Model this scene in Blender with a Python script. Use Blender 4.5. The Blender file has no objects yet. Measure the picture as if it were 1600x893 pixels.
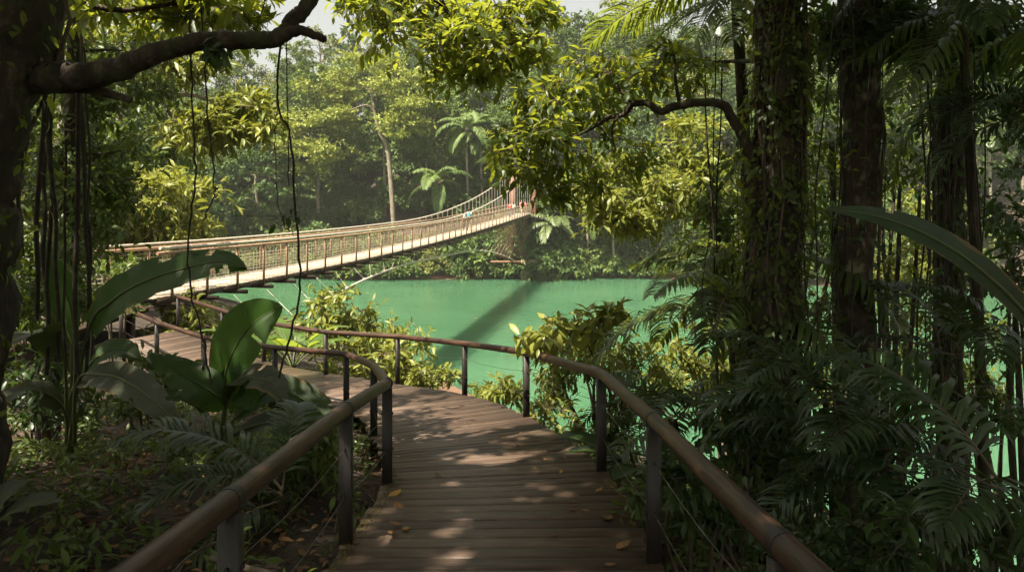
import bpy, math, random
import numpy as np
from mathutils import Vector, Matrix

C = bpy.context.scene.collection
RNG = np.random.default_rng(7)
F, CX, HY = 1067.0, 800.0, 305.0          # focal length in photo pixels, centre column, horizon row


def at(px, py, d):
    """photo pixel and a real distance -> point in metres (camera at the origin, looking along +Y)"""
    return np.array([(px - CX) / F * d, d, (HY - py) / F * d])


def nrm(v):
    v = np.asarray(v, float)
    return v / np.maximum(np.linalg.norm(v, axis=-1, keepdims=True), 1e-9)


# ------------------------------------------------------------------ geometry buffer
class GB:
    def __init__(s):
        s.V, s.L, s.S, s.M, s.A, s.P, s.n = [], [], [], [], [], [], 0

    def add(s, V, faces, mi=0, var=0.5, pc=None):
        V = np.asarray(V, float).reshape(-1, 3)
        s.V.append(V)
        s.P.append(V if pc is None else np.asarray(pc, float).reshape(-1, 3))
        if not isinstance(faces, list):
            faces = [faces]
        off = 0
        for f in faces:
            f = np.asarray(f, np.int64)
            k = len(f)
            s.L.append((f + s.n).ravel())
            s.S.append(np.full(k, f.shape[1], np.int64))
            s.M.append(np.full(k, mi, np.int64))
            a = np.asarray(var, float)
            if a.ndim == 0:
                s.A.append(np.full(k, float(a)))
            else:
                s.A.append(a[off:off + k])
            off += k
        s.n += len(V)

    def mesh(s, name, mats, smooth=False, origin=(0, 0, 0)):
        me = bpy.data.meshes.new(name)
        V = np.concatenate(s.V) - np.asarray(origin, float)
        L = np.concatenate(s.L)
        S = np.concatenate(s.S)
        me.vertices.add(len(V))
        me.vertices.foreach_set('co', V.astype(np.float32).ravel())
        me.loops.add(len(L))
        me.loops.foreach_set('vertex_index', L.astype(np.int32))
        me.polygons.add(len(S))
        st = np.concatenate([[0], np.cumsum(S)[:-1]])
        me.polygons.foreach_set('loop_start', st.astype(np.int32))
        me.polygons.foreach_set('material_index', np.concatenate(s.M).astype(np.int32))
        if smooth:
            me.polygons.foreach_set('use_smooth', np.ones(len(S), bool))
        a = me.attributes.new('var', 'FLOAT', 'FACE')
        a.data.foreach_set('value', np.concatenate(s.A).astype(np.float32))
        p = me.attributes.new('pc', 'FLOAT_VECTOR', 'POINT')
        p.data.foreach_set('vector', np.concatenate(s.P).astype(np.float32).ravel())
        for m in (mats if isinstance(mats, (list, tuple)) else [mats]):
            me.materials.append(m)
        me.update(calc_edges=True)
        return me

    def build(s, name, mats, parent=None, smooth=False, world=True):
        """world=True: the buffer holds world coordinates and is moved into the parent's frame"""
        org = np.array(parent.location) if (parent is not None and world) else (0, 0, 0)
        if parent is not None and world and parent.parent is not None:
            org = org + np.array(parent.parent.location)
        o = bpy.data.objects.new(name, s.mesh(name, mats, smooth, org))
        C.objects.link(o)
        if parent is not None:
            o.parent = parent
        return o


def cr(pts, per=6):
    """Catmull-Rom resample of a polyline (any number of columns)"""
    p = np.asarray(pts, float)
    if len(p) < 3:
        t = np.linspace(0, 1, per + 1)[:, None]
        return p[0] * (1 - t) + p[-1] * t
    q = np.vstack([2 * p[0] - p[1], p, 2 * p[-1] - p[-2]])
    out = []
    for i in range(1, len(q) - 2):
        a, b, c, d = q[i - 1], q[i], q[i + 1], q[i + 2]
        for t in np.linspace(0, 1, per, endpoint=False):
            out.append(.5 * ((2 * b) + (-a + c) * t + (2 * a - 5 * b + 4 * c - d) * t * t + (-a + 3 * b - 3 * c + d) * t ** 3))
    out.append(p[-1])
    return np.array(out)


def tube(gb, pts, rad, n=8, mi=0, var=.5, caps=True, bump=0.0, rng=RNG):
    p = np.asarray(pts, float)
    m = len(p)
    r = np.broadcast_to(np.asarray(rad, float), (m,)).copy()
    t = np.gradient(p, axis=0)
    t = nrm(t)
    ref = np.array([0, 0, 1.0]) if abs(t[0][2]) < .9 else np.array([1.0, 0, 0])
    u = nrm(np.cross(t[0], ref))
    U = [u]
    for i in range(1, m):
        u = u - t[i] * np.dot(u, t[i])
        u = u / max(np.linalg.norm(u), 1e-9)
        U.append(u)
    U = np.array(U)
    W = np.cross(t, U)
    a = np.arange(n) * 2 * math.pi / n
    rr = r[:, None] * np.ones((m, n))
    if bump:
        rr = rr * (1 + bump * rng.standard_normal((m, n)))
    V = p[:, None, :] + rr[..., None] * (U[:, None, :] * np.cos(a)[None, :, None] + W[:, None, :] * np.sin(a)[None, :, None])
    ln = np.concatenate([[0], np.cumsum(np.linalg.norm(np.diff(p, axis=0), axis=1))])
    pc = np.stack([np.broadcast_to(np.cos(a) * .1, (m, n)), np.broadcast_to(np.sin(a) * .1, (m, n)), np.broadcast_to(ln[:, None], (m, n))], -1)
    i = np.arange(m - 1)[:, None]
    j = np.arange(n)[None, :]
    k = (j + 1) % n
    f = np.stack([i * n + j, i * n + k, (i + 1) * n + k, (i + 1) * n + j], -1).reshape(-1, 4)
    gb.add(V, f, mi, var, pc)
    if caps:
        gb.add(V[0], [np.arange(n)[None, ::-1]], mi, var, pc[0])
        gb.add(V[-1], [np.arange(n)[None, :]], mi, var, pc[-1])


def sticks(gb, A, B, ra, rb, mi=0, var=.5, n=3):
    A, B = np.asarray(A, float), np.asarray(B, float)
    k = len(A)
    t = nrm(B - A)
    ref = np.where(np.abs(t[:, 2:3]) < .9, np.array([[0, 0, 1.0]]), np.array([[1.0, 0, 0]]))
    u = nrm(np.cross(t, ref))
    w = np.cross(t, u)
    a = np.arange(n) * 2 * math.pi / n
    ring = u[:, None, :] * np.cos(a)[None, :, None] + w[:, None, :] * np.sin(a)[None, :, None]
    ra = np.broadcast_to(np.asarray(ra, float), (k,))[:, None, None]
    rb = np.broadcast_to(np.asarray(rb, float), (k,))[:, None, None]
    V = np.concatenate([A[:, None] + ring * ra, B[:, None] + ring * rb], 1)
    j = np.arange(n)
    q = np.stack([j, (j + 1) % n, (j + 1) % n + n, j + n], -1)
    f = (np.arange(k)[:, None, None] * 2 * n + q[None]).reshape(-1, 4)
    if np.ndim(var):
        var = np.repeat(var, n)
    gb.add(V, f, mi, var)


def box(gb, c, s, mi=0, var=.5, R=None, bev=0.0):
    """box centred on c with full sizes s; R rotates it; bev chamfers all edges along its longest axis"""
    h = np.asarray(s, float) / 2
    if bev <= 0:
        V = np.array([[x, y, z] for x in (-1, 1) for y in (-1, 1) for z in (-1, 1)], float) * h
        f = np.array([[0, 1, 3, 2], [4, 6, 7, 5], [0, 4, 5, 1], [2, 3, 7, 6], [0, 2, 6, 4], [1, 5, 7, 3]])
        fs = [f]
    else:
        ax = int(np.argmax(h))
        o = [i for i in range(3) if i != ax]
        b = min(bev, h[o[0]] * .5, h[o[1]] * .5)
        a0, a1 = h[o[0]], h[o[1]]
        pr = [(a0, -a1 + b), (a0, a1 - b), (a0 - b, a1), (-a0 + b, a1), (-a0, a1 - b), (-a0, -a1 + b), (-a0 + b, -a1), (a0 - b, -a1)]
        V = []
        for e in (-1, 1):
            for (p, q) in pr:
                v = [0, 0, 0]
                v[ax] = e * h[ax]
                v[o[0]] = p
                v[o[1]] = q
                V.append(v)
        V = np.array(V, float)
        j = np.arange(8)
        fs = [np.stack([j, (j + 1) % 8, (j + 1) % 8 + 8, j + 8], -1), np.array([list(range(8))[::-1], list(range(8, 16))])]
    pc = V.copy()
    if R is not None:
        V = V @ np.asarray(R, float).T
    gb.add(V + np.asarray(c, float), fs, mi, var, pc + np.asarray(c, float).sum() * 1.7)


def frame_to(d, up=(0, 0, 1)):
    """rotation whose local Y runs along d and local Z stays close to up"""
    y = nrm(np.asarray(d, float))
    x = nrm(np.cross(y, np.asarray(up, float)))
    z = np.cross(x, y)
    return np.stack([x, y, z], 1)


# ------------------------------------------------------------------ leaves
TQ = (np.array([[0, 0, 0], [.45, 1, .10], [1, 0, -.05], [.45, -1, .10]]), [np.array([[0, 1, 2], [0, 2, 3]])])
TL = (np.array([[0, 0, 0], [.28, .8, .05], [.62, .85, .02], [1, 0, -.16], [.62, -.85, .02], [.28, -.8, .05], [.32, 0, 0], [.66, 0, -.04]]),
      [np.array([[0, 6, 1], [7, 3, 2], [0, 5, 6], [7, 4, 3]]), np.array([[6, 7, 2, 1], [6, 5, 4, 7]])])


def leaves(gb, P, D, N, L, W, T=TQ, mi=0, var=None, rng=RNG):
    P, D, N = np.asarray(P, float), nrm(D), np.asarray(N, float)
    n = len(P)
    if n == 0:
        return
    N = nrm(N - D * (N * D).sum(-1, keepdims=True))
    S = np.cross(N, D)
    L = np.broadcast_to(np.asarray(L, float), (n,))[:, None, None]
    W = np.broadcast_to(np.asarray(W, float), (n,))[:, None, None] * .5
    tv, tf = T
    V = P[:, None] + D[:, None] * tv[None, :, 0:1] * L + S[:, None] * tv[None, :, 1:2] * W + N[:, None] * tv[None, :, 2:3] * L
    v = rng.random(n) if var is None else np.broadcast_to(np.asarray(var, float), (n,))
    base = np.arange(n)[:, None, None] * len(tv)
    pc = np.broadcast_to(np.stack([tv[:, 0], tv[:, 1], tv[:, 2]], -1)[None], V.shape)
    fs, vv = [], []
    for f in tf:
        fs.append((base + f[None]).reshape(-1, f.shape[1]))
        vv.append(np.repeat(v, len(f)))
    gb.add(V, fs, mi, np.concatenate(vv), pc)


SUN_AZ, SUN_EL = math.radians(-132), math.radians(64)
SUN = np.array([math.sin(SUN_AZ) * math.cos(SUN_EL), math.cos(SUN_AZ) * math.cos(SUN_EL), math.sin(SUN_EL)])
# gaps in the canopy: (point on the planks the light reaches, radius of the gap)
GAPS = [((-.17, 6.62, -2.5), .30), ((-.46, 6.75, -2.5), .13), ((.14, 6.55, -2.5), .15), ((.14, 5.28, -2.35), .15), ((-.06, 5.18, -2.35), .09),
        ((.46, 5.5, -2.4), .09), ((-.55, 8.4, -2.9), .16), ((.0, 7.9, -2.75), .13), ((-1.9, 10.4, -3.2), .35), ((-3.0, 11.9, -3.4), .5), ((-4.6, 13.0, -3.5), .5), ((-1.65, 4.9, -2.6), .10), ((-3.1, 4.5, -2.5), .07)]


def in_gap(P):
    """True where a leaf would close one of the canopy gaps"""
    P = np.asarray(P, float)
    m = np.zeros(len(P), bool)
    for c, r in GAPS:
        v = P - np.asarray(c, float)
        t = (v * SUN).sum(-1)
        d = np.linalg.norm(v - t[:, None] * SUN, axis=-1)
        m |= (d < r * 1.1) & (t > 1.5)
    return m


def foliage(gb, rng, clumps, twigs, per, L, W, flat=.6, droop=.35, T=TQ, mi=0, tw=None, up=.25, gaps=False, wild=.75):
    """leaf sprays: every clump (x,y,z,r) sends out twigs, every twig carries leaves"""
    c = np.asarray(clumps, float)
    n = len(c)
    B = np.repeat(c[:, :3], twigs, 0)
    R = np.repeat(c[:, 3], twigs)
    k = len(B)
    d = rng.standard_normal((k, 3))
    d[:, 2] = d[:, 2] * flat + up
    d = nrm(d)
    ln = R * (.45 + .65 * rng.random(k))
    B = B + rng.standard_normal((k, 3)) * R[:, None] * .16 * np.array([1, 1, flat])
    t = np.linspace(.22, 1, per)[None, :] + rng.uniform(-.06, .06, (k, per))
    P = B[:, None] + d[:, None] * (ln[:, None] * t)[..., None]
    P[..., 2] -= droop * R[:, None] * t ** 2 * .45
    E = P[:, -1].copy()
    M = P[:, per // 2].copy()
    P = P.reshape(-1, 3)
    dd = np.repeat(d, per, 0)
    D = dd * .65 + rng.standard_normal((len(P), 3)) * wild + np.array([0, 0, -droop])
    N = np.array([0, 0, 1.0]) + rng.standard_normal((len(P), 3)) * .45
    cl = np.repeat(rng.random(n), twigs * per)
    var = np.clip(.5 * cl + .5 * rng.random(len(P)), 0, 1)
    s = .45 + .9 * rng.random(len(P))
    if gaps:
        keep = ~in_gap(P)
        P, D, N, var, s = P[keep], D[keep], N[keep], var[keep], s[keep]
    leaves(gb, P, D, N, L * s, W * s, T, mi, var, rng)
    if tw is not None:
        tb, tr, tm = tw
        keep = ~in_gap(M) & ~in_gap(E) if gaps else np.ones(k, bool)
        sticks(tb, B[keep], M[keep], tr, tr * .7, tm)
        sticks(tb, M[keep], E[keep], tr * .7, tr * .3, tm)


# ------------------------------------------------------------------ naming
def tag(o, label=None, cat=None, group=None, kind=None):
    if label:
        o['label'] = label
    if cat:
        o['category'] = cat
    if group:
        o['group'] = group
    if kind:
        o['kind'] = kind
    return o


def thing(name, label, cat, loc=(0, 0, 0), group=None):
    o = bpy.data.objects.new(name, None)
    o.empty_display_size = .2
    o.location = loc
    C.objects.link(o)
    return tag(o, label, cat, group)


def kids(o):
    return [c for c in bpy.data.objects if c.parent == o]


def dup(root, loc, rz=0.0, sc=1.0, label=None, group=None, ch=None):
    r = root.copy()
    C.objects.link(r)
    r.location = loc
    r.rotation_euler = (0, 0, rz)
    r.scale = (sc, sc, sc) if np.isscalar(sc) else sc
    if label:
        r['label'] = label
    if group:
        r['group'] = group
    for c in (ch if ch is not None else kids(root)):
        d = c.copy()
        C.objects.link(d)
        d.parent = r
    return r


# ------------------------------------------------------------------ materials
def newmat(name):
    m = bpy.data.materials.new(name)
    m.use_nodes = True
    nt = m.node_tree
    nt.nodes.clear()
    out = nt.nodes.new('ShaderNodeOutputMaterial')
    return m, nt, out


def nd(nt, t, **kw):
    n = nt.nodes.new(t)
    for k, v in kw.items():
        if k in n.inputs:
            n.inputs[k].default_value = v
        else:
            setattr(n, k, v)
    return n


def ramp(nt, stops):
    r = nt.nodes.new('ShaderNodeValToRGB')
    e = r.color_ramp.elements
    while len(e) < len(stops):
        e.new(.5)
    for i, (p, c) in enumerate(stops):
        e[i].position = p
        e[i].color = (*c, 1)
    return r


def leafmat(name, dark, light, trans, tw=.45, rough=.42, spec=.4, spots=None):
    m, nt, out = newmat(name)
    at_ = nd(nt, 'ShaderNodeAttribute', attribute_name='var')
    oi = nd(nt, 'ShaderNodeObjectInfo')
    ad = nd(nt, 'ShaderNodeMath', operation='MULTIPLY_ADD')
    ad.inputs[1].default_value = .35
    nt.links.new(oi.outputs['Random'], ad.inputs[0])
    mu = nd(nt, 'ShaderNodeMath', operation='MULTIPLY')
    mu.inputs[1].default_value = .72
    nt.links.new(at_.outputs['Fac'], mu.inputs[0])
    nt.links.new(mu.outputs[0], ad.inputs[2])
    mid = tuple((a + b) / 2 for a, b in zip(dark, light))
    r = ramp(nt, [(0, dark), (.5, mid), (.95, light)])
    nt.links.new(ad.outputs[0], r.inputs[0])
    col = r.outputs[0]
    if spots:
        tx = nd(nt, 'ShaderNodeTexCoord')
        nz = nd(nt, 'ShaderNodeTexNoise', Scale=spots[1], Detail=3.0)
        nt.links.new(tx.outputs['Object'], nz.inputs['Vector'])
        rr = ramp(nt, [(.60, (0, 0, 0)), (.68, (1, 1, 1))])
        nt.links.new(nz.outputs['Fac'], rr.inputs[0])
        mx = nd(nt, 'ShaderNodeMix', data_type='RGBA')
        nt.links.new(rr.outputs[0], mx.inputs[0])
        nt.links.new(col, mx.inputs[6])
        mx.inputs[7].default_value = (*spots[0], 1)
        col = mx.outputs[2]
    b = nd(nt, 'ShaderNodeBsdfPrincipled', Roughness=rough)
    b.inputs['Specular IOR Level'].default_value = spec
    nt.links.new(col, b.inputs['Base Color'])
    t = nd(nt, 'ShaderNodeBsdfTranslucent')
    rt = ramp(nt, [(0, tuple(x * .55 for x in trans)), (.95, trans)])
    nt.links.new(ad.outputs[0], rt.inputs[0])
    nt.links.new(rt.outputs[0], t.inputs['Color'])
    mix = nd(nt, 'ShaderNodeMixShader')
    mix.inputs[0].default_value = tw
    nt.links.new(b.outputs[0], mix.inputs[1])
    nt.links.new(t.outputs[0], mix.inputs[2])
    nt.links.new(mix.outputs[0], out.inputs[0])
    return m


def noisemat(name, stops, scale=4.0, rough=.8, bump=.3, stretch=(1, 1, 1), coord='Object', spec=.3, metal=0.0, detail=6.0, varmix=0.0, moss=None, bscale=None):
    m, nt, out = newmat(name)
    if coord == 'pc':
        tx = nd(nt, 'ShaderNodeAttribute', attribute_name='pc')
        vec = tx.outputs['Vector']
    else:
        tx = nd(nt, 'ShaderNodeTexCoord')
        vec = tx.outputs[coord]
    mp = nd(nt, 'ShaderNodeMapping')
    mp.inputs['Scale'].default_value = stretch
    nt.links.new(vec, mp.inputs[0])
    nz = nd(nt, 'ShaderNodeTexNoise', Scale=scale, Detail=detail, Roughness=.6)
    nt.links.new(mp.outputs[0], nz.inputs['Vector'])
    fac = nz.outputs['Fac']
    if varmix:
        at_ = nd(nt, 'ShaderNodeAttribute', attribute_name='var')
        ad = nd(nt, 'ShaderNodeMath', operation='MULTIPLY_ADD')
        ad.inputs[1].default_value = varmix
        nt.links.new(at_.outputs['Fac'], ad.inputs[0])
        sb = nd(nt, 'ShaderNodeMath', operation='SUBTRACT')
        nt.links.new(nz.outputs['Fac'], sb.inputs[0])
        sb.inputs[1].default_value = varmix * .5
        nt.links.new(sb.outputs[0], ad.inputs[2])
        fac = ad.outputs[0]
    r = ramp(nt, stops)
    nt.links.new(fac, r.inputs[0])
    col = r.outputs[0]
    if moss:
        n2 = nd(nt, 'ShaderNodeTexNoise', Scale=moss[1], Detail=5.0)
        tc = nd(nt, 'ShaderNodeTexCoord')
        nt.links.new(tc.outputs['Object'], n2.inputs['Vector'])
        r2 = ramp(nt, [(moss[2], (0, 0, 0)), (moss[2] + .12, (1, 1, 1))])
        nt.links.new(n2.outputs['Fac'], r2.inputs[0])
        mx = nd(nt, 'ShaderNodeMix', data_type='RGBA')
        nt.links.new(r2.outputs[0], mx.inputs[0])
        nt.links.new(col, mx.inputs[6])
        mx.inputs[7].default_value = (*moss[0], 1)
        col = mx.outputs[2]
    b = nd(nt, 'ShaderNodeBsdfPrincipled', Roughness=rough, Metallic=metal)
    b.inputs['Specular IOR Level'].default_value = spec
    nt.links.new(col, b.inputs['Base Color'])
    if bump:
        nb = nz
        if bscale:
            nb = nd(nt, 'ShaderNodeTexNoise', Scale=bscale, Detail=6.0)
            nt.links.new(mp.outputs[0], nb.inputs['Vector'])
        bp = nd(nt, 'ShaderNodeBump', Strength=bump, Distance=.03)
        nt.links.new(nb.outputs['Fac'], bp.inputs['Height'])
        nt.links.new(bp.outputs[0], b.inputs['Normal'])
    nt.links.new(b.outputs[0], out.inputs[0])
    return m


M = {}
M['leaf_lit'] = leafmat('leaf_sunlit_yellow_green', (.070, .105, .017), (.245, .255, .047), (.37, .39, .045), .36)  # for plants in sun: sunlight is put into the leaf colour
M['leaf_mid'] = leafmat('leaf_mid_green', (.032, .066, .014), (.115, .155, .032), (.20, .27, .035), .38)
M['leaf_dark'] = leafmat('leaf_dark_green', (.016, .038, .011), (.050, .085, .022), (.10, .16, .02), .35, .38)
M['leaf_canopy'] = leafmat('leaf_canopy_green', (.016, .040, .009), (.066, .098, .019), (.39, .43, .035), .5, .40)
M['leaf_far_a'] = leafmat('leaf_forest_green', (.045, .092, .025), (.155, .210, .052), (.16, .22, .035), .25, .6, .25)
M['leaf_far_b'] = leafmat('leaf_forest_deep', (.028, .066, .020), (.105, .158, .044), (.12, .18, .03), .24, .6, .25)
M['leaf_far_c'] = leafmat('leaf_forest_olive', (.080, .100, .024), (.220, .235, .060), (.2, .22, .04), .28, .6, .25)
M['leaf_far_d'] = leafmat('leaf_umbrella_lime', (.19, .23, .045), (.40, .42, .095), (.30, .34, .05), .35, .6, .25)
M['palm_far'] = leafmat('palm_frond_bright', (.060, .105, .030), (.19, .23, .09), (.25, .30, .05), .35, .45, .45)
M['palm_near'] = leafmat('palm_frond_green', (.026, .052, .016), (.075, .105, .035), (.30, .36, .035), .42, .33, .5)
M['palm_dark'] = leafmat('palm_frond_dark', (.018, .038, .014), (.048, .072, .028), (.10, .14, .025), .3, .38, .42)
M['broad'] = leafmat('broad_leaf', (.028, .075, .012), (.055, .105, .022), (.12, .23, .02), .4, .33, .5)
M['broad_dark'] = leafmat('broad_leaf_dark', (.020, .045, .014), (.045, .065, .030), (.06, .10, .015), .3, .4, .5, spots=((.10, .06, .025), 9.0))
M['dead'] = leafmat('dead_leaf', (.05, .028, .014), (.29, .165, .075), (.15, .08, .03), .15, .7, .2)
M['dead_yellow'] = leafmat('dead_leaf_yellow', (.38, .20, .04), (.50, .34, .10), (.3, .17, .03), .2, .6, .25)
M['bark'] = noisemat('bark_dark', [(.3, (.012, .010, .007)), (.55, (.042, .032, .021)), (.75, (.115, .095, .065))], 9, .9, 1.0, (1, 1, .5), moss=((.035, .045, .014), 3.0, .53), bscale=22)
M['bark_lichen'] = noisemat('bark_lichen', [(.3, (.020, .015, .010)), (.55, (.06, .045, .030)), (.75, (.13, .10, .07))], 8, .9, .9, (1, 1, .8), moss=((.20, .185, .12), 4.5, .56))
M['bark_light'] = noisemat('bark_pale', [(.3, (.14, .11, .08)), (.6, (.30, .25, .19)), (.8, (.40, .36, .29))], 5, .85, .4, (1, 1, .4))
M['twig'] = noisemat('twig_brown', [(.3, (.05, .036, .024)), (.7, (.13, .10, .07))], 12, .85, .2)
M['liana'] = noisemat('liana_bark', [(.3, (.012, .010, .008)), (.7, (.05, .038, .027))], 14, .9, .3)
M['soil'] = noisemat('forest_soil', [(.3, (.020, .014, .009)), (.5, (.05, .033, .020)), (.7, (.11, .070, .040))], 2.5, .95, .7, coord='Object')
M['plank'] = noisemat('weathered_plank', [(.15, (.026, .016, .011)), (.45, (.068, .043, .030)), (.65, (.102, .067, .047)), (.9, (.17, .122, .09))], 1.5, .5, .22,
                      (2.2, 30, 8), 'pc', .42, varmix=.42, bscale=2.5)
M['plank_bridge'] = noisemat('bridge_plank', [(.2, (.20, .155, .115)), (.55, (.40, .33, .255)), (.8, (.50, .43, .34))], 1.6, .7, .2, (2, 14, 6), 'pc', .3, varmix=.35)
M['beam'] = noisemat('dark_timber', [(.3, (.022, .015, .010)), (.7, (.07, .047, .032))], 6, .75, .3, (1, 1, 5))
M['steel'] = noisemat('dark_painted_steel', [(.3, (.008, .006, .005)), (.55, (.015, .010, .008)), (.8, (.030, .020, .014))], 14, .55, .12, (1, 1, .5), spec=.5, bscale=55)
M['handrail'] = noisemat('worn_brown_tube', [(.28, (.014, .007, .005)), (.47, (.036, .018, .011)), (.62, (.075, .039, .023)), (.72, (.018, .010, .007))], 11, .44, .14, (1, 1, .22), coord='pc', spec=.34, bscale=40)
M['wire'] = noisemat('steel_wire', [(.3, (.07, .06, .05)), (.7, (.16, .14, .12))], 20, .4, 0, metal=.6)
M['bridge_rail'] = noisemat('bamboo_tan_tube', [(.3, (.26, .15, .09)), (.6, (.38, .25, .165)), (.8, (.48, .35, .25))], 5, .55, .1, (1, 1, 1))
M['bridge_post'] = noisemat('bridge_post_brown', [(.3, (.15, .085, .048)), (.7, (.27, .165, .10))], 6, .6, .1)
M['net'] = noisemat('tan_netting', [(.3, (.36, .29, .21)), (.7, (.50, .42, .32))], 6, .8, 0)
M['cable'] = noisemat('pale_cable', [(.3, (.38, .33, .26)), (.7, (.60, .54, .45))], 9, .6, 0)
M['tower'] = noisemat('tower_red_brown', [(.3, (.10, .038, .023)), (.7, (.17, .068, .040))], 4, .6, .1)
M['concrete'] = noisemat('stained_concrete', [(.3, (.13, .105, .060)), (.6, (.26, .22, .13)), (.8, (.32, .29, .2))], 2.2, .9, .3, (1, 1, .4), moss=((.06, .08, .03), 1.2, .52))
M['rust'] = noisemat('rusty_iron', [(.3, (.12, .055, .03)), (.7, (.27, .15, .09))], 8, .8, .2)
M['moss'] = noisemat('moss_yellow_green', [(.3, (.05, .045, .012)), (.7, (.15, .115, .025))], 40, .95, .6)


def plain(name, col, rough=.7):
    return noisemat(name, [(.3, tuple(c * .85 for c in col)), (.7, col)], 14, rough, .1)


# ------------------------------------------------------------------ the ground
# the boardwalk: stations of (inner edge, outer edge, height)
ST = np.array([
    [-1.05, -3.0, .86, -3.0, -1.30],
    [-1.05, 1.0, .86, 1.0, -1.81],
    [-1.05, 4.1, .83, 4.1, -2.20],
    [-1.05, 5.85, .79, 6.05, -2.45],
    [-1.68, 8.40, .16, 9.12, -2.95],
    [-2.60, 10.8, -.81, 11.5, -3.36],
    [-4.15, 12.05, -2.6, 13.05, -3.55],
    [-6.05, 13.5, -4.9, 14.6, -3.64],
    [-7.9, 15.1, -6.9, 16.4, -3.64],
    [-9.6, 16.7, -8.8, 18.1, -3.55]])
SHORE = np.array([[200, -45, -1.3], [70, -20, -1.3], [14, -9, -1.2], [2.2, -3.5, -1.25], [.95, 1, -1.9], [.9, 4.1, -2.2], [.9, 6.0, -2.45], [.3, 9.2, -2.95], [-.6, 11.7, -3.36],
                  [-2.4, 13.3, -3.55], [-4.7, 15.0, -3.64], [-7.2, 17.2, -3.64], [-10, 20.5, -3.5], [-13, 25, -3.6], [-18, 36, -4.2], [-30, 46, -4.5], [-70, 60, -3], [-220, 75, 0]])


def shore_dist(X, Y):
    """signed distance to the line where the near bank breaks off (positive = lake side) and the bank's height there"""
    best = np.full(X.shape, 1e9)
    sgn = np.zeros(X.shape)
    zz = np.zeros(X.shape)
    for a, b in zip(SHORE[:-1], SHORE[1:]):
        dx, dy = b[0] - a[0], b[1] - a[1]
        l2 = dx * dx + dy * dy
        t = np.clip(((X - a[0]) * dx + (Y - a[1]) * dy) / l2, 0, 1)
        ex, ey = X - a[0] - t * dx, Y - a[1] - t * dy
        d = np.hypot(ex, ey)
        cr_ = dx * ey - dy * ex
        m = d < best
        best = np.where(m, d, best)
        sgn = np.where(m, np.where(cr_ < 0, 1.0, -1.0), sgn)
        zz = np.where(m, a[2] + t * (b[2] - a[2]), zz)
    return best * sgn, zz


def wob(X, Y):
    return (.5 * np.sin(X * .31 + 1.3 * np.sin(Y * .13)) + .5 * np.sin(Y * .27 + 2 + 1.1 * np.sin(X * .17)))


def gz(X, Y):
    X, Y = np.asarray(X, float), np.asarray(Y, float)
    s, z0 = shore_dist(X, Y)
    out = z0 - .55 - np.where(s < 3, s * .34, 1.02 + (s - 3) * .44)
    inn = z0 - .55 + np.minimum(-s, 40) * .10
    near = np.where(s > 0, np.maximum(out, -12.5), inn)
    near = near + .10 * wob(X * 4, Y * 4) * np.clip(np.abs(s), 0, 1)
    fs = 84.0 + 1.5 * np.sin(X * .11) + np.where(X < -20, (X + 20) * -.12, 0) - np.clip(X - 8, 0, 60) * .22
    t = Y - fs
    far = -10.35 + np.where(t < 3, t * .45, 1.35 + (t - 3) * .50)
    far = np.minimum(far, 10 + 6 * np.sin(X * .045 + 1) + (Y - 120) * .12 + np.clip(X - 10, 0, 60) * .10)
    far = np.where(Y > 150, np.minimum(far, far - (Y - 150) * .25), far) + 1.2 * wob(X, Y) * np.clip(t / 12, 0, 1)
    far = np.maximum(far, -12.5)
    return np.maximum(near, np.where(Y > 55, far, -12.5))


def gzs(x, y):
    return float(gz(np.array([x]), np.array([y]))[0])


xs = np.concatenate([np.linspace(-400, -40, 30), np.arange(-39, -14, 1.0), np.arange(-14, 12, .28), np.arange(12, 60, 1.2), np.linspace(61, 400, 26)])
ys = np.concatenate([np.linspace(-250, -12, 20), np.arange(-11, 22, .28), np.arange(22, 160, 1.6), np.linspace(161, 500, 20)])
GX, GY = np.meshgrid(xs, ys)
GZ = gz(GX, GY)
b = GB()
ii = np.arange(len(ys) - 1)[:, None]
jj = np.arange(len(xs) - 1)[None, :]
nx = len(xs)
b.add(np.stack([GX, GY, GZ], -1), np.stack([ii * nx + jj, ii * nx + jj + 1, (ii + 1) * nx + jj + 1, (ii + 1) * nx + jj], -1).reshape(-1, 4))
m, nt, out = newmat('ground_soil_and_bank')
tx = nd(nt, 'ShaderNodeTexCoord')
n1 = nd(nt, 'ShaderNodeTexNoise', Scale=1.6, Detail=8.0, Roughness=.65)
n2 = nd(nt, 'ShaderNodeTexNoise', Scale=24.0, Detail=5.0)
nt.links.new(tx.outputs['Object'], n1.inputs['Vector'])
nt.links.new(tx.outputs['Object'], n2.inputs['Vector'])
r1 = ramp(nt, [(.32, (.016, .011, .007)), (.5, (.036, .025, .016)), (.68, (.075, .048, .029))])
nt.links.new(n1.outputs['Fac'], r1.inputs[0])
sx = nd(nt, 'ShaderNodeSeparateXYZ')
nt.links.new(tx.outputs['Object'], sx.inputs[0])
mr = nd(nt, 'ShaderNodeMapRange')
mr.inputs[1].default_value, mr.inputs[2].default_value, mr.inputs[3].default_value, mr.inputs[4].default_value = -9.6, -8.2, 1, 0
nt.links.new(sx.outputs[2], mr.inputs[0])
r2 = ramp(nt, [(.35, (.11, .055, .032)), (.65, (.27, .15, .092))])
nt.links.new(n2.outputs['Fac'], r2.inputs[0])
mx = nd(nt, 'ShaderNodeMix', data_type='RGBA')
nt.links.new(mr.outputs[0], mx.inputs[0])
nt.links.new(r1.outputs[0], mx.inputs[6])
nt.links.new(r2.outputs[0], mx.inputs[7])
pb = nd(nt, 'ShaderNodeBsdfPrincipled', Roughness=.95)
nt.links.new(mx.outputs[2], pb.inputs['Base Color'])
bp = nd(nt, 'ShaderNodeBump', Strength=.8, Distance=.06)
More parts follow.
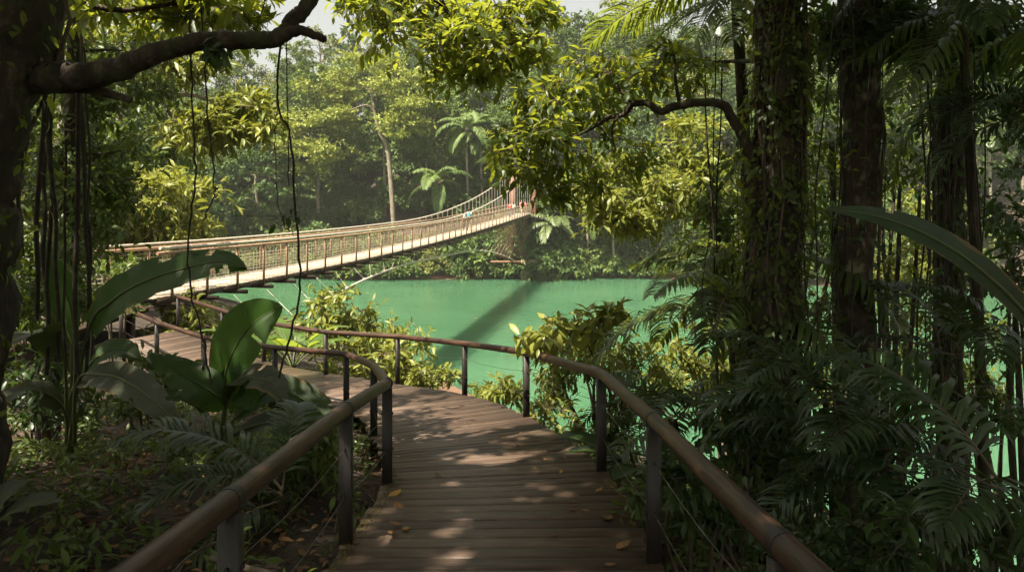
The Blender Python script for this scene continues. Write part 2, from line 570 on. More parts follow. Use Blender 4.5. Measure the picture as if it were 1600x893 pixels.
nt.links.new(n2.outputs['Fac'], bp.inputs['Height'])
nt.links.new(bp.outputs[0], pb.inputs['Normal'])
nt.links.new(pb.outputs[0], out.inputs[0])
tag(b.build('ground', m, smooth=True), kind='structure')

# water
WZ = -10.2
b = GB()
wx, wy = np.linspace(-400, 400, 9), np.linspace(-60, 300, 7)
WX, WY = np.meshgrid(wx, wy)
ii, jj = np.arange(6)[:, None], np.arange(8)[None, :]
b.add(np.stack([WX, WY, WX * 0 + WZ], -1), np.stack([ii * 9 + jj, ii * 9 + jj + 1, (ii + 1) * 9 + jj + 1, (ii + 1) * 9 + jj], -1).reshape(-1, 4))
m, nt, out = newmat('jade_lake_water')
tx = nd(nt, 'ShaderNodeTexCoord')
mp = nd(nt, 'ShaderNodeMapping')
mp.inputs['Scale'].default_value = (.55, 1.5, 1)
mp.inputs['Rotation'].default_value = (0, 0, .25)
nt.links.new(tx.outputs['Object'], mp.inputs[0])
w1 = nd(nt, 'ShaderNodeTexNoise', Scale=1.5, Detail=5.0, Roughness=.6)
nt.links.new(mp.outputs[0], w1.inputs['Vector'])
w2 = nd(nt, 'ShaderNodeTexNoise', Scale=.09, Detail=3.0)
nt.links.new(tx.outputs['Object'], w2.inputs['Vector'])
rc = ramp(nt, [(.35, (.038, .104, .053)), (.65, (.054, .132, .069))])
nt.links.new(w2.outputs['Fac'], rc.inputs[0])
pb = nd(nt, 'ShaderNodeBsdfPrincipled', Roughness=.04, IOR=1.38)
pb.subsurface_method = 'BURLEY'
pb.inputs['Subsurface Weight'].default_value = 1.0
pb.inputs['Subsurface Radius'].default_value = (.6, 1.0, .8)
pb.inputs['Subsurface Scale'].default_value = 2.0
nt.links.new(rc.outputs[0], pb.inputs['Base Color'])
bp = nd(nt, 'ShaderNodeBump', Strength=.34, Distance=.09)
nt.links.new(w1.outputs['Fac'], bp.inputs['Height'])
nt.links.new(bp.outputs[0], pb.inputs['Normal'])
nt.links.new(pb.outputs[0], out.inputs[0])
tag(b.build('water', m), kind='structure')

# ------------------------------------------------------------------ boardwalk and its railings
LI = cr(ST[:, [0, 1, 4]], 10)
RO = cr(ST[:, [2, 3, 4]], 10)


def resample(A, B, step):
    ln = np.concatenate([[0], np.cumsum((np.linalg.norm(np.diff(A, axis=0), axis=1) + np.linalg.norm(np.diff(B, axis=0), axis=1)) / 2)])
    q = np.arange(0, ln[-1], step)
    f = lambda P: np.stack([np.interp(q, ln, P[:, k]) for k in range(3)], 1)
    return f(A), f(B)


A, Bq = resample(LI, RO, .168)
b = GB()
rng = np.random.default_rng(3)
for i in range(len(A) - 1):
    g = .036
    a0, a1 = A[i] * (1 - g) + A[i + 1] * g, A[i] * g + A[i + 1] * (1 - g)
    b0, b1 = Bq[i] * (1 - g) + Bq[i + 1] * g, Bq[i] * g + Bq[i + 1] * (1 - g)
    e = nrm(b0 - a0)
    o0, o1 = rng.uniform(.02, .07), rng.uniform(.02, .07)
    a0, a1, b0, b1 = a0 - e * o0, a1 - e * o0, b0 + e * o1, b1 + e * o1
    dz = rng.uniform(-.004, .004)
    top = np.array([a0, b0, b1, a1]) + np.array([0, 0, dz])
    y = nrm(a1 - a0)
    ch = .008
    inset = np.array([y * ch, y * ch, -y * ch, -y * ch])
    V = np.vstack([top + inset, top - np.array([0, 0, ch]), top - np.array([0, 0, .042])])
    q = np.arange(4)
    k = (q + 1) % 4
    f = np.vstack([[[0, 1, 2, 3]], np.stack([q + 4, k + 4, k, q], -1), np.stack([q + 8, k + 8, k + 4, q + 4], -1), [[11, 10, 9, 8]]])
    ln = np.linalg.norm(b0 - a0)
    pu = np.array([[0, 0, 0], [ln, 0, 0], [ln, .16, 0], [0, .16, 0]])
    pc = np.vstack([pu, pu, pu - np.array([0, 0, .04])]) + np.array([rng.uniform(0, 40), i * .53, i * .37])
    b.add(V, f, 0, rng.random(), pc)
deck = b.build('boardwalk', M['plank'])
tag(deck, kind='structure')
b = GB()
for k in (.12, .5, .88):
    p = A * (1 - k) + Bq * k - np.array([0, 0, .13])
    for i in range(0, len(p) - 4, 4):
        d = p[i + 4] - p[i]
        box(b, (p[i] + p[i + 4]) / 2, (.07, np.linalg.norm(d), .15), R=frame_to(d))
b.build('joist', M['beam'], deck)
for i in range(14, len(A) - 2, 13):
    for P_ in (A[i] * .9 + Bq[i] * .1, A[i] * .1 + Bq[i] * .9):
        g = gzs(P_[0], P_[1])
        b = GB()
        h = P_[2] - .05 - g + .4
        box(b, (P_[0], P_[1], P_[2] - .06 - h / 2), (.13, .13, h), bev=.012)
        b.build('support_post', M['beam'], deck)

RH = .875


def railing(name, label, pts, posts, group, wires):
    """pts: handrail polyline on the deck; posts: deck points that carry a post"""
    root = thing(name, label, 'railing', tuple(pts[0]), group)
    p = np.asarray(pts, float)
    b = GB()
    tube(b, p + np.array([0, 0, RH - .02]), .047, 14)
    b.build('handrail', M['handrail'], root, smooth=True)
    for q, d in posts:
        b = GB()
        box(b, (q[0], q[1], q[2] + (RH - .065 - .30) / 2), (.085, .055, RH - .065 + .30), R=frame_to((d[0], d[1], 0)), bev=.006)
        tube(b, [q + np.array([0, 0, RH - .10]), q + np.array([0, 0, RH - .045])], .03, 8)
        tg = nrm(np.array([d[0], d[1], 0.0]))
        tg[2] = d[2] / max(np.hypot(d[0], d[1]), 1e-6)
        tube(b, [q + np.array([0, 0, RH - .02]) - tg * .028, q + np.array([0, 0, RH - .02]) + tg * .028], .0500, 14)
        sd_ = np.array([-tg[1], tg[0], 0])
        for hh in (.30, .60):
            tube(b, [q + np.array([0, 0, hh]) - sd_ * .052, q + np.array([0, 0, hh]) + sd_ * .052], .011, 6)
            tube(b, [q + np.array([0, 0, hh]) - tg * .045, q + np.array([0, 0, hh]) + tg * .045], .008, 6)
        b.build('post', M['steel'], root)
    for hh in wires:
        b = GB()
        w = []
        for i in range(len(posts) - 1):
            a0, a1 = posts[i][0], posts[i + 1][0]
            for t in np.linspace(0, 1, 6, endpoint=False):
                w.append(a0 * (1 - t) + a1 * t + np.array([0, 0, hh - .035 * math.sin(math.pi * t)]))
        w.append(posts[-1][0] + np.array([0, 0, hh]))
        tube(b, w, .0024, 5)
        b.build('wire', M['wire'], root, smooth=True)
    return root


def knee(P, idx, per=5):
    """polyline with short rounded bends at its stations"""
    out = [P[0]]
    for i in range(1, len(P) - 1):
        d0, d1 = nrm(P[i - 1] - P[i]), nrm(P[i + 1] - P[i])
        r = .16
        a, c = P[i] + d0 * r, P[i] + d1 * r
        for t in np.linspace(0, 1, 5):
            out.append(a * (1 - t) ** 2 + 2 * P[i] * t * (1 - t) + c * t * t)
    out.append(P[-1])
    return np.array(out)


def with_dirs(P):
    out = []
    for i in range(len(P)):
        d = P[min(i + 1, len(P) - 1)] - P[max(i - 1, 0)]
        out.append((P[i], d))
    return out


def zb(x, y, side):
    """deck height under an edge point"""
    c = LI if side == 'L' else RO
    k = np.argmin((c[:, 0] - x) ** 2 + (c[:, 1] - y) ** 2)
    return c[k, 2]


ro = np.array([[.90, -3, 0], [.885, .2, 0], [.87, 2.2, 0], [.85, 4.1, 0], [.80, 6.12, 0], [.19, 9.12, 0], [-.80, 11.55, 0], [-2.16, 12.9, 0], [-3.75, 13.75, 0], [-5.45, 15.0, 0], [-7.0, 16.5, 0], [-8.9, 18.2, 0]])
li = np.array([[-1.09, -3, 0], [-1.09, .6, 0], [-1.08, 2.62, 0], [-1.07, 4.4, 0], [-1.06, 5.8, 0], [-1.70, 8.4, 0], [-2.62, 10.8, 0], [-4.2, 12.1, 0], [-6.05, 13.4, 0], [-7.8, 15.0, 0], [-9.5, 16.6, 0]])
for P_, sd in ((ro, 'R'), (li, 'L')):
    for q in P_:
        q[2] = zb(q[0], q[1], sd)
railing('railing', 'brown tube handrail along the lake side of the boardwalk, curving left beyond the bend', knee(ro, 0), with_dirs(ro), 'boardwalk railings', (.30, .60))
railing('railing', 'brown tube handrail along the leafy bank side of the boardwalk, with the sharp bend', knee(li, 0), with_dirs(li), 'boardwalk railings', (.30, .60))

# landing where the boardwalk meets the bridge
b = GB()
rng = np.random.default_rng(5)
for i in range(34):
    box(b, (-13.1 + rng.uniform(-.05, .05), 14.2 + i * .155, -3.07 + rng.uniform(-.003, .003)), (6.4, .146, .04), 0, rng.random())
ld = b.build('bridge_landing', M['plank'])
tag(ld, 'weathered plank landing at the near end of the suspension bridge', 'landing')
b = GB()
for x in (-15.8, -13, -10.4):
    box(b, (x, 16.8, -3.2), (.12, 5.3, .2))
b.build('beam', M['beam'], ld, world=False)
for x in (-15.6, -10.4):
    for y in (14.6, 18.6):
        b = GB()
        g = gzs(x, y) - .4
        box(b, (x, y, (g - 3.31) / 2), (.2, .2, -3.31 - g), bev=.02)
        b.build('support_post', M['beam'], ld, world=False)

# ------------------------------------------------------------------ the suspension bridge
BY0, BY1, BW = 19.2, 85.0, 2.0
bdir = nrm(np.array([.185, 1, 0]))
bn = np.array([bdir[1], -bdir[0], 0])        # towards the camera side of the bridge
pz = np.polyfit([19.2, 30, 47, 65, 75, 85], [-2.86, -3.0, -3.10, -2.74, -2.50, -2.25], 3)


def bpnt(Y, off=0.0, h=0.0):
    """point on the bridge: off=0 is the near edge, off=BW the far edge"""
    Y = np.asarray(Y, float)
    return np.stack([-10 + (Y - 18) * .185, Y, np.polyval(pz, Y) + h], -1) - bn * np.asarray(off)[..., None] if np.ndim(off) else np.stack([-10 + (Y - 18) * .185, Y, np.polyval(pz, Y) + h], -1) - bn * off


br = thing('suspension_bridge', 'long narrow suspension footbridge with netted brown railings crossing the green lake', 'bridge', tuple(bpnt(BY0, 1.0)))
b = GB()
rng = np.random.default_rng(6)
Ys = np.arange(BY0 - .3, BY1 + 1.5, .3)
for y in Ys:
    c = bpnt(y, BW / 2, .0)
    d = bpnt(y + .1, BW / 2) - bpnt(y - .1, BW / 2)
    box(b, c + np.array([0, 0, -.02]), (BW, .285, .04), 0, rng.random(), R=frame_to(d))
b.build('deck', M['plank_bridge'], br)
Yc = np.linspace(BY0 - .3, BY1 + 1.2, 90)
for off in (.03, BW - .03):
    b = GB()
    P_ = bpnt(Yc, off, -.12)
    for i in range(len(P_) - 1):
        d = P_[i + 1] - P_[i]
        box(b, (P_[i] + P_[i + 1]) / 2, (.07, np.linalg.norm(d), .14), R=frame_to(d))
    b.build('edge_beam', M['beam'], br)
RB = 1.22
for off in (-.02, BW + .02):
    b = GB()
    tube(b, bpnt(Yc, off, RB), .05, 8)
    b.build('handrail', M['bridge_rail'], br, smooth=True)
    b = GB()
    for h in np.linspace(.08, RB - .16, 9):
        tube(b, bpnt(Yc, off, h), .0062, 4, caps=False)
    yv = np.arange(BY0, BY1, .21)
    sticks(b, bpnt(yv, off, .02), bpnt(yv, off, RB - .06), .0052, .0052)
    b.build('netting', M['net'], br)
yp = np.linspace(BY0 + .3, BY1 - .3, 42)
pg, cg = GB(), GB()
box(pg, (0, 0, RB / 2 - .12), (.062, .075, RB + .2), bev=.008)
pm = pg.mesh('post', M['bridge_post'])
box(cg, (0, 0, 0), (BW + .75, .12, .12))
cm = cg.mesh('cross_beam', M['beam'])
rz = math.atan2(-.185, 1)
for y in yp:
    for off in (-.02, BW + .02):
        o = bpy.data.objects.new('post', pm)
        o.location = bpnt(y, off) - np.array(br.location)
        o.rotation_euler = (0, 0, rz)
        o.parent = br
        C.objects.link(o)
    o = bpy.data.objects.new('cross_beam', cm)
    o.location = bpnt(y, BW / 2, -.26) - np.array(br.location)
    o.rotation_euler = (0, 0, rz)
    o.parent = br
    C.objects.link(o)


def cabz(y):
    y = np.asarray(y, float)
    low = np.polyval(pz, y) + RB + .14
    return np.where(y < 44, low, np.polyval(pz, np.minimum(y, 44)) + RB + .14 + 4.9 * (np.clip(y - 44, 0, 99) / 41) ** 1.75)


for off in (-.10, BW + .10):
    b = GB()
    P_ = bpnt(Yc[Yc < 84.6], off)
    P_[:, 2] = cabz(P_[:, 1])
    tube(b, P_, .042, 7)
    b.build('main_cable', M['cable'], br, smooth=True)
    for y in np.arange(48, 84, 1.4):
        b = GB()
        p0, p1 = bpnt(y, off, RB), bpnt(y, off)
        p1[2] = float(cabz(np.array([y]))[0])
        tube(b, [p0, p1], .016, 5)
        tube(b, [p1 + np.array([0, 0, -.12]), p1 + np.array([0, 0, .07])], .05, 6)
        b.build('hanger', M['cable'], br)
# wind cable swinging out under the bridge, tied up to its deck
wc = np.array([at(812, 411, 84), at(790, 400, 78), at(768, 393.5, 70), at(742, 391, 61), at(712, 396, 51), at(640, 411, 40), at(560, 441, 30), at(505, 478, 25.5), at(450, 522, 22), at(400, 560, 19.5), at(345, 600, 17.6)])
wcs = cr(wc, 8)
b = GB()
tube(b, wcs, .045, 7)
b.build('wind_cable', M['cable'], br, smooth=True)
for y in np.concatenate([np.arange(20.5, 50, 1.9), np.arange(50, 82, 2.2)]):
    k = np.argmin(np.abs(wcs[:, 1] - (y - 1.2)))
    b = GB()
    p0 = bpnt(y, .0, -.28)
    tube(b, [p0, wcs[k]], .010, 5)
    tube(b, [wcs[k] - bdir * .09, wcs[k] + bdir * .09], .075, 6)
    b.build('tie', M['cable'], br)

# railing along the back of the landing
lr = thing('railing', 'netted brown railing along the back of the bridge landing at far left', 'railing', (-13.8, 19.5, -3.07))
ra, rb_ = bpnt(19.25, BW + .02), np.array([-16.6, 19.0, -3.05])
lerp = lambda t, h: ra * (1 - t) + rb_ * t + np.array([0, 0, h])
b = GB()
tube(b, [lerp(t, RB) for t in np.linspace(0, 1, 6)], .05, 8)
b.build('handrail', M['bridge_rail'], lr, smooth=True)
b = GB()
for h in np.linspace(.08, RB - .16, 9):
    tube(b, [lerp(0, h), lerp(.5, h), lerp(1, h)], .0062, 4, caps=False)
tt = np.linspace(0, 1, 24)
sticks(b, np.array([lerp(t, .02) for t in tt]), np.array([lerp(t, RB) for t in tt]), .0052, .0052)
b.build('netting', M['net'], lr)
for t in (.22, .5, .78, 1):
    b = GB()
    q = lerp(t, RB / 2)
    box(b, q, (.08, .08, RB + .1), bev=.008)
    b.build('post', M['bridge_post'], lr)

# far tower
tw = thing('bridge_tower', 'red brown portal tower at the far end of the suspension bridge', 'tower', tuple(bpnt(85, BW / 2)))
for off in (-.30, BW + .30):
    b = GB()
    q = bpnt(85, off)
    box(b, (q[0], q[1], (3.2 - 8.6) / 2), (.62, .62, 3.2 + 8.6), R=frame_to(bdir), bev=.04)
    o = b.build('column', M['tower'], tw)
    b = GB()
    box(b, (q[0], q[1], 3.28), (.74, .74, .14), R=frame_to(bdir))
    tube(b, [(q[0], q[1] - .2, 3.42), (q[0], q[1] + .2, 3.42)], .12, 8)
    b.build('saddle', M['rust'], o)
for z in (1.75, 2.95):
    b = GB()
    c = bpnt(85, BW / 2)
    box(b, (c[0], c[1], z), (BW + .05, .40, .36), R=frame_to(bdir), bev=.03)
    b.build('cross_beam', M['tower'], tw)

# pier at the water under the far end
pr = thing('concrete_pier', 'square mossy concrete pier standing in the water under the far end of the bridge', 'pier', (2.2, 83.6, -10.2))
b = GB()
box(b, (2.25, 83.6, -9.65), (2.3, 2.2, 3.7), bev=.08)
b.build('footing', M['concrete'], pr)
b = GB()
for y in (82.7, 84.5):
    box(b, (-.1, y, -8.05 + .0), (5.0, .16, .26))
for x in (-2.4, -.1, 2.1):
    box(b, (x, 83.6, -8.05), (.14, 1.62, .2))
b.build('platform', M['rust'], pr)
b = GB()
yy = np.linspace(72.5, 83.5, 14)
q0 = bpnt(yy, .2, -.3)
q1 = q0.copy()
q1[:, 2] = np.interp(yy, [72.5, 83.5], [-6.4, -8.0])
q1[:, 0] -= .2
sticks(b, q0, q1, .022, .022, n=5)
q2 = q0 - bn * 1.5
q3 = q1 - bn * 1.5
sticks(b, q2, q3, .022, .022, n=5)
for f_ in (.3, .55, .8):
    w = q0 * (1 - f_) + q1 * f_
    tube(b, w, .025, 5)
b.build('hanger_rods', M['rust'], pr)

# ------------------------------------------------------------------ trees
def E(cx, cy, rx, ry, d0, d1, n, r, seed=0, hole=0.0):
    """n clump centres spread through a volume seen around photo pixel (cx, cy), between two real distances"""
    g = np.random.default_rng(seed + int(cx * 7 + cy * 13))
    out = []
    while len(out) < n:
        a, q = g.uniform(0, 2 * math.pi), math.sqrt(g.uniform(hole, 1))
        d = g.uniform(d0, d1)
        p = at(cx + rx * q * math.cos(a), cy + ry * q * math.sin(a), d)
        out.append((*p, r * g.uniform(.7, 1.25)))
    return out


def ctree(name, label, cat, trunk, clumps, leaf, L, W, twigs=9, per=6, bark='bark', flat=.6, droop=.35, T=TQ, group=None, limb_r=.5, twr=.006,
          seed=1, gaps=False, up=.25, wild=.75, ivy=None, sink=.3, n=9, tb=.04, limbs=(), extra=None, dens=1.0):
    """tree: trunk polyline rows (x,y,z,r), limbs grown to every clump, leaf sprays on the clumps"""
    g = np.random.default_rng(seed)
    tr = np.asarray(trunk, float)
    base = tr[0, :3].copy()
    tr0 = tr.copy()
    tr0[0, 2] -= sink
    root = thing(name, label, cat, tuple(base), group)
    w = GB()
    sp = cr(tr0, 6)
    if len(sp) > 4:
        sp[1:-1, :2] += g.standard_normal((len(sp) - 2, 2)) * sp[1:-1, 3:4] * .10
    tube(w, sp[:, :3], sp[:, 3], n, bump=tb, rng=g)
    cl = np.asarray(clumps, float)
    nodes = [(*p,) for p in sp[len(sp) // 4:]]
    for lb in limbs:
        q = cr(np.asarray(lb, float), 7)
        q[1:-1, :3] += g.standard_normal((len(q) - 2, 3)) * q[1:-1, 3:4] * .09
        tube(w, q[:, :3], q[:, 3], 11, bump=.035, rng=g)
        nodes += [(*p,) for p in q[len(q) // 4:]]
    if len(cl):
        top = sp[-1, :3]
        order = np.argsort(np.linalg.norm(cl[:, :3] - top, axis=1))
        for k in order:
            c = cl[k]
            nn = np.array(nodes)
            d = np.linalg.norm(nn[:, :3] - c[:3], axis=1) + .7 * np.maximum(0, nn[:, 2] - c[2])
            j = int(np.argmin(d))
            a = nn[j]
            L_ = np.linalg.norm(c[:3] - a[:3])
            r0 = min(a[3] * .62, (.010 + .022 * L_) * limb_r * 2)
            m = (a[:3] + c[:3]) / 2 + g.standard_normal(3) * L_ * .10 + np.array([0, 0, .10 * L_])
            q = cr(np.array([[*a[:3], r0], [*m, r0 * .75], [*c[:3], r0 * .42]]), 4)
            if gaps and in_gap(q[:, :3]).any():
                pass
            tube(w, q[:, :3], q[:, 3], 6, caps=False)
            for x in q[2:]:
                nodes.append((*x,))
    f = GB()
    if extra:  # unseen overhead leaves, added to shade the foreground
        foliage(f, g, extra[0], extra[1], extra[2], extra[3], extra[4], .5, .4, TQ, 0, None, .2, gaps)
        w_ = np.asarray(extra[0])
        for c in w_[::3]:
            j = int(np.argmin(np.linalg.norm(np.array(nodes)[:, :3] - c[:3], axis=1)))
            a = nodes[j]
            q = cr(np.array([[*a[:3], .03], [*((np.array(a[:3]) + c[:3]) / 2 + g.standard_normal(3) * .3), .022], [*c[:3], .01]]), 3)
            if not in_gap(q[:, :3]).any():
                tube(w, q[:, :3], q[:, 3], 5, caps=False)
                nodes += [(*x,) for x in q[2:]]
    if len(cl):
        foliage(f, g, cl, int(twigs * dens), per, L, W, flat, droop, T, 0, (w, twr, 1) if twr else None, up, gaps, wild)
    if ivy:
        k, z0, z1, iL = ivy
        t = g.uniform(0, 1, k)
        zz = z0 + (z1 - z0) * t
        cx_ = np.interp(zz, sp[:, 2], sp[:, 0])
        cy_ = np.interp(zz, sp[:, 2], sp[:, 1])
        rr = np.interp(zz, sp[:, 2], sp[:, 3])
        an = g.uniform(0, 2 * math.pi, k)
        lump = (.5 + .5 * np.sin(zz * 5 + an * 2)) * (.5 + .5 * np.sin(zz * 2.3 + 1)) * 1.4
        bare = np.sin(zz * 3.1 + an * 1.0 + seed) + np.sin(zz * 1.3 - an * 2) < -.55
        zz = np.where(bare, zz + g.uniform(-.5, .5, k), zz)
        rad = rr + .02 + g.random(k) ** 2 * (.10 + .30 * lump)
        P = np.stack([cx_ + np.cos(an) * rad, cy_ + np.sin(an) * rad, zz], 1)
        D = np.stack([np.cos(an) * .5, np.sin(an) * .5, -.7 + 0 * an], 1) + g.standard_normal((k, 3)) * .5
        N = np.stack([np.cos(an), np.sin(an), .6 + 0 * an], 1) + g.standard_normal((k, 3)) * .35
        s = g.uniform(.4, 1.25, k) * np.where(g.random(k) < .06, 1.8, 1)
        leaves(f, P, D, N, iL * s, iL * g.uniform(.38, .6, k) * s, TL, 0, g.random(k), g)
        for _ in range(max(4, k // 260)):
            zq = np.linspace(z0 + g.uniform(0, .4), z1 + g.uniform(-1.5, 1.5), 16)
            aq = g.uniform(0, 6.28) + np.cumsum(g.standard_normal(16)) * .22
            rq = np.interp(zq, sp[:, 2], sp[:, 3]) + g.uniform(.005, .05)
            tube(w, np.stack([np.interp(zq, sp[:, 2], sp[:, 0]) + np.cos(aq) * rq, np.interp(zq, sp[:, 2], sp[:, 1]) + np.sin(aq) * rq, zq], 1), g.uniform(.006, .022), 5, 1)
    w.build('trunk', [M[bark], M['twig']], root, smooth=True)
    if f.n:
        f.build('crown', M[leaf], root)
    return root


# -------- the forest on the far bank: prototypes, then copies
def far_tree(label, h, cr_r, cr_h, nc, leaf, L, shape, seed, bark='bark_light', trunk_r=.22, flat=.5, group='forest trees on the far bank', twigs=20, per=9, cr_k=.34):
    g = np.random.default_rng(seed)
    cl = []
    for i in range(nc):
        a = i * 2.399 + g.uniform(-.3, .3)
        if shape == 'dome':
            q = math.sqrt((i + .5) / nc)
            z = h - cr_h + cr_h * math.sqrt(max(0, 1 - q * q)) * .92 - g.uniform(0, .28) * cr_h
            rr = cr_r * q
        elif shape == 'umbrella':
            q = math.sqrt((i + .5) / nc)
            z = h - cr_h * (.04 + .5 * q * q + .42 * (g.random() < .38) + .12 * g.random())
            rr = cr_r * q * g.uniform(.85, 1.1)
        else:                                   # tall, layered column
            t = (i + .5) / nc
            z = h - cr_h * t
            rr = cr_r * (.25 + .75 * math.sin(math.pi * min(1, .15 + t * .8))) * g.uniform(.35, 1)
        cl.append((rr * math.cos(a), rr * math.sin(a), z, cr_r * cr_k * g.uniform(.75, 1.3)))
    lean = g.uniform(-.6, .6, 2)
    tr = [(0, 0, 0, trunk_r), (lean[0] * .4, lean[1] * .4, h * .3, trunk_r * .8), (lean[0], lean[1], h - cr_h * .75, trunk_r * .6), (0, 0, h - cr_h * .3, trunk_r * .3)]
    return ctree('forest_tree', label, 'tree', tr, cl, leaf, L, L * .62, twigs, per, bark, flat, .2, TQ, group, .5, 0, seed, sink=1.5, n=7)


protos = [
    far_tree('rounded dark green broadleaf tree in the dense forest rising behind the far shore', 13, 4.6, 7.5, 34, 'leaf_far_b', .46, 'dome', 11),
    far_tree('rounded mid green broadleaf tree with pale limbs in the forest above the far shore', 15, 5.0, 7.0, 34, 'leaf_far_a', .46, 'dome', 12),
    far_tree('olive yellow broadleaf tree among darker trees of the forest above the far shore', 14, 4.6, 6.5, 30, 'leaf_far_c', .44, 'dome', 13),
    far_tree('tall narrow dark tree with leafy tiers in the forest above the far shore', 17, 3.4, 12, 34, 'leaf_far_b', .44, 'column', 14),
    far_tree('tall slender green tree with an open tiered crown in the forest above the far shore', 18, 3.6, 11, 28, 'leaf_far_a', .42, 'column', 15),
    far_tree('broad layered green tree with flat sprays of leaves in the far forest', 14, 5.6, 5.0, 34, 'leaf_far_a', .42, 'umbrella', 16, flat=.22),
    far_tree('emergent forest tree with a thin bare trunk and small airy crown on the far ridge', 20, 3.6, 6, 20, 'leaf_far_c', .42, 'dome', 17, trunk_r=.25, twigs=7),
]
PK = [kids(p) for p in protos]
g = np.random.default_rng(21)
spots = []
tries = 0
while len(spots) < 272 and tries < 40000:
    tries += 1
    y = 87 + 66 * g.random() ** 1.15
    x = g.uniform(-.95 * y, .85 * y)
    fs = 84.0 + (x < -20) * (x + 20) * -.12 - np.clip(x - 8, 0, 60) * .22
    if y < fs + 3.5:
        continue
    if -33 < x < -9 and y < 95:       # the clearing the umbrella tree stands in
        continue
    if abs(x - 1.4) < 3.4 and y < 92:
        continue
    md = 3.9 if y < 112 else 4.4
    if all((x - p[0]) ** 2 + (y - p[1]) ** 2 > md * md for p in spots):
        spots.append((x, y))
first = [True] * len(protos)
for (x, y) in spots:
    if y > 118:
        k = g.choice(7, p=[.16, .20, .16, .10, .12, .06, .20])
    else:
        k = g.choice(7, p=[.30, .22, .10, .16, .10, .10, .02])
    z = gzs(x, y)
    s = g.uniform(.85, 1.3) * (.72 if y < 93 else 1)
    if first[k]:
        first[k] = False
        protos[k].location = (x, y, z)
        protos[k].scale = (s, s, s)
    else:
        dup(protos[k], (x, y, z), g.uniform(0, 6.28), (s, s, s * g.uniform(.9, 1.12)), ch=PK[k])

for (x, y, k, s) in ((6, 116, 4, 1.35), (11, 122, 3, 1.4), (16, 117, 4, 1.35), (21, 124, 1, 1.5), (1.5, 122, 3, 1.3), (26, 118, 4, 1.3)):
    dup(protos[k], (x, y, gzs(x, y)), x, s, ch=PK[k])

# the big pale-limbed umbrella tree
c = at(617, 292, 92)
ubase = np.array([c[0], 92.0, gzs(c[0], 92)])
ucl = []
for (px, py, n_, rx, ry, dd) in ((585, 105, 9, 75, 16, 0), (520, 135, 8, 60, 14, 2), (640, 130, 9, 50, 18, -2), (575, 150, 9, 80, 18, 3), (650, 165, 7, 40, 12, -3), (500, 175, 7, 50, 14, 0), (640, 195, 8, 36, 18, -4),
                                 (540, 200, 8, 50, 14, 1), (470, 205, 6, 34, 12, 2), (455, 228, 7, 40, 12, 0), (500, 240, 7, 42, 14, -2), (455, 265, 6, 45, 10, 2)):
    ucl += E(px, py, rx, ry, 90 + dd, 94 + dd, n_, 2.5, 5)
tr = [(*ubase, .34), (*at(606, 240, 92), .30), (*at(594, 208, 92), .27), (*at(585, 175, 92), .2), (*at(580, 140, 92), .12)]
ctree('umbrella_tree', 'broad lime green umbrella tree with a forked pale trunk on the far bank', 'tree', tr, ucl, 'leaf_far_d', .44, .28, 24, 10, 'bark_light', .2, .15, TQ, None, .55, 0, 31, sink=1)

# bushes at the far waterline
def bush_proto(label, leaf, r, h, L, seed, W=.5):
    g = np.random.default_rng(seed)
    cl = []
    for i in range(20):
        a, q = i * 2.399, math.sqrt((i + .5) / 20)
        cl.append((r * q * math.cos(a), r * q * math.sin(a), h * (.25 + .72 * math.sqrt(max(0, 1 - q * q))) - g.uniform(0, .3) * h, r * .38 * g.uniform(.8, 1.2)))
    return ctree('shore_bush', label, 'bush', [(0, 0, 0, .07), (.05, 0, h * .3, .05), (0, .05, h * .6, .03)], cl, leaf, L, L * W, 22, 8, 'twig', .7, .4, TQ, 'bushes along the far shore', .4, 0, seed, sink=.5, n=5)


bp_ = [bush_proto('dark green bush overhanging the muddy far waterline', 'leaf_far_b', 2.3, 3.4, .40, 41),
       bush_proto('fresh green large leaved bush at the muddy far waterline', 'leaf_far_a', 2.1, 3.0, .50, 42, .6),
       bush_proto('pale olive bush leaning over the far waterline', 'leaf_far_c', 1.9, 3.2, .36, 43)]
BK = [kids(p) for p in bp_]
g = np.random.default_rng(23)
first = [True] * 3
for x in np.arange(-64, 52, 1.75):
    for row in range(2):
        xx = x + g.uniform(-.8, .8)
        fs = 84.0 + 1.5 * math.sin(xx * .11) + (xx < -20) * (xx + 20) * -.12 - np.clip(xx - 8, 0, 60) * .22
        y = fs + (.9, 4.0)[row] + g.uniform(-.5, .9)
        if abs(xx - 2.0) < 2.6 and row == 0:
            continue
        k = g.choice(3, p=[.45, .35, .20])
        s = g.uniform(.55, 1.0) * (1.0, 1.4)[row]
        loc = (xx, y, gzs(xx, y) - (.1, .3)[row])
        if first[k]:
            first[k] = False
            bp_[k].location, bp_[k].scale = loc, (s, s, s)
        else:
            dup(bp_[k], loc, g.uniform(0, 6.28), s, ch=BK[k])


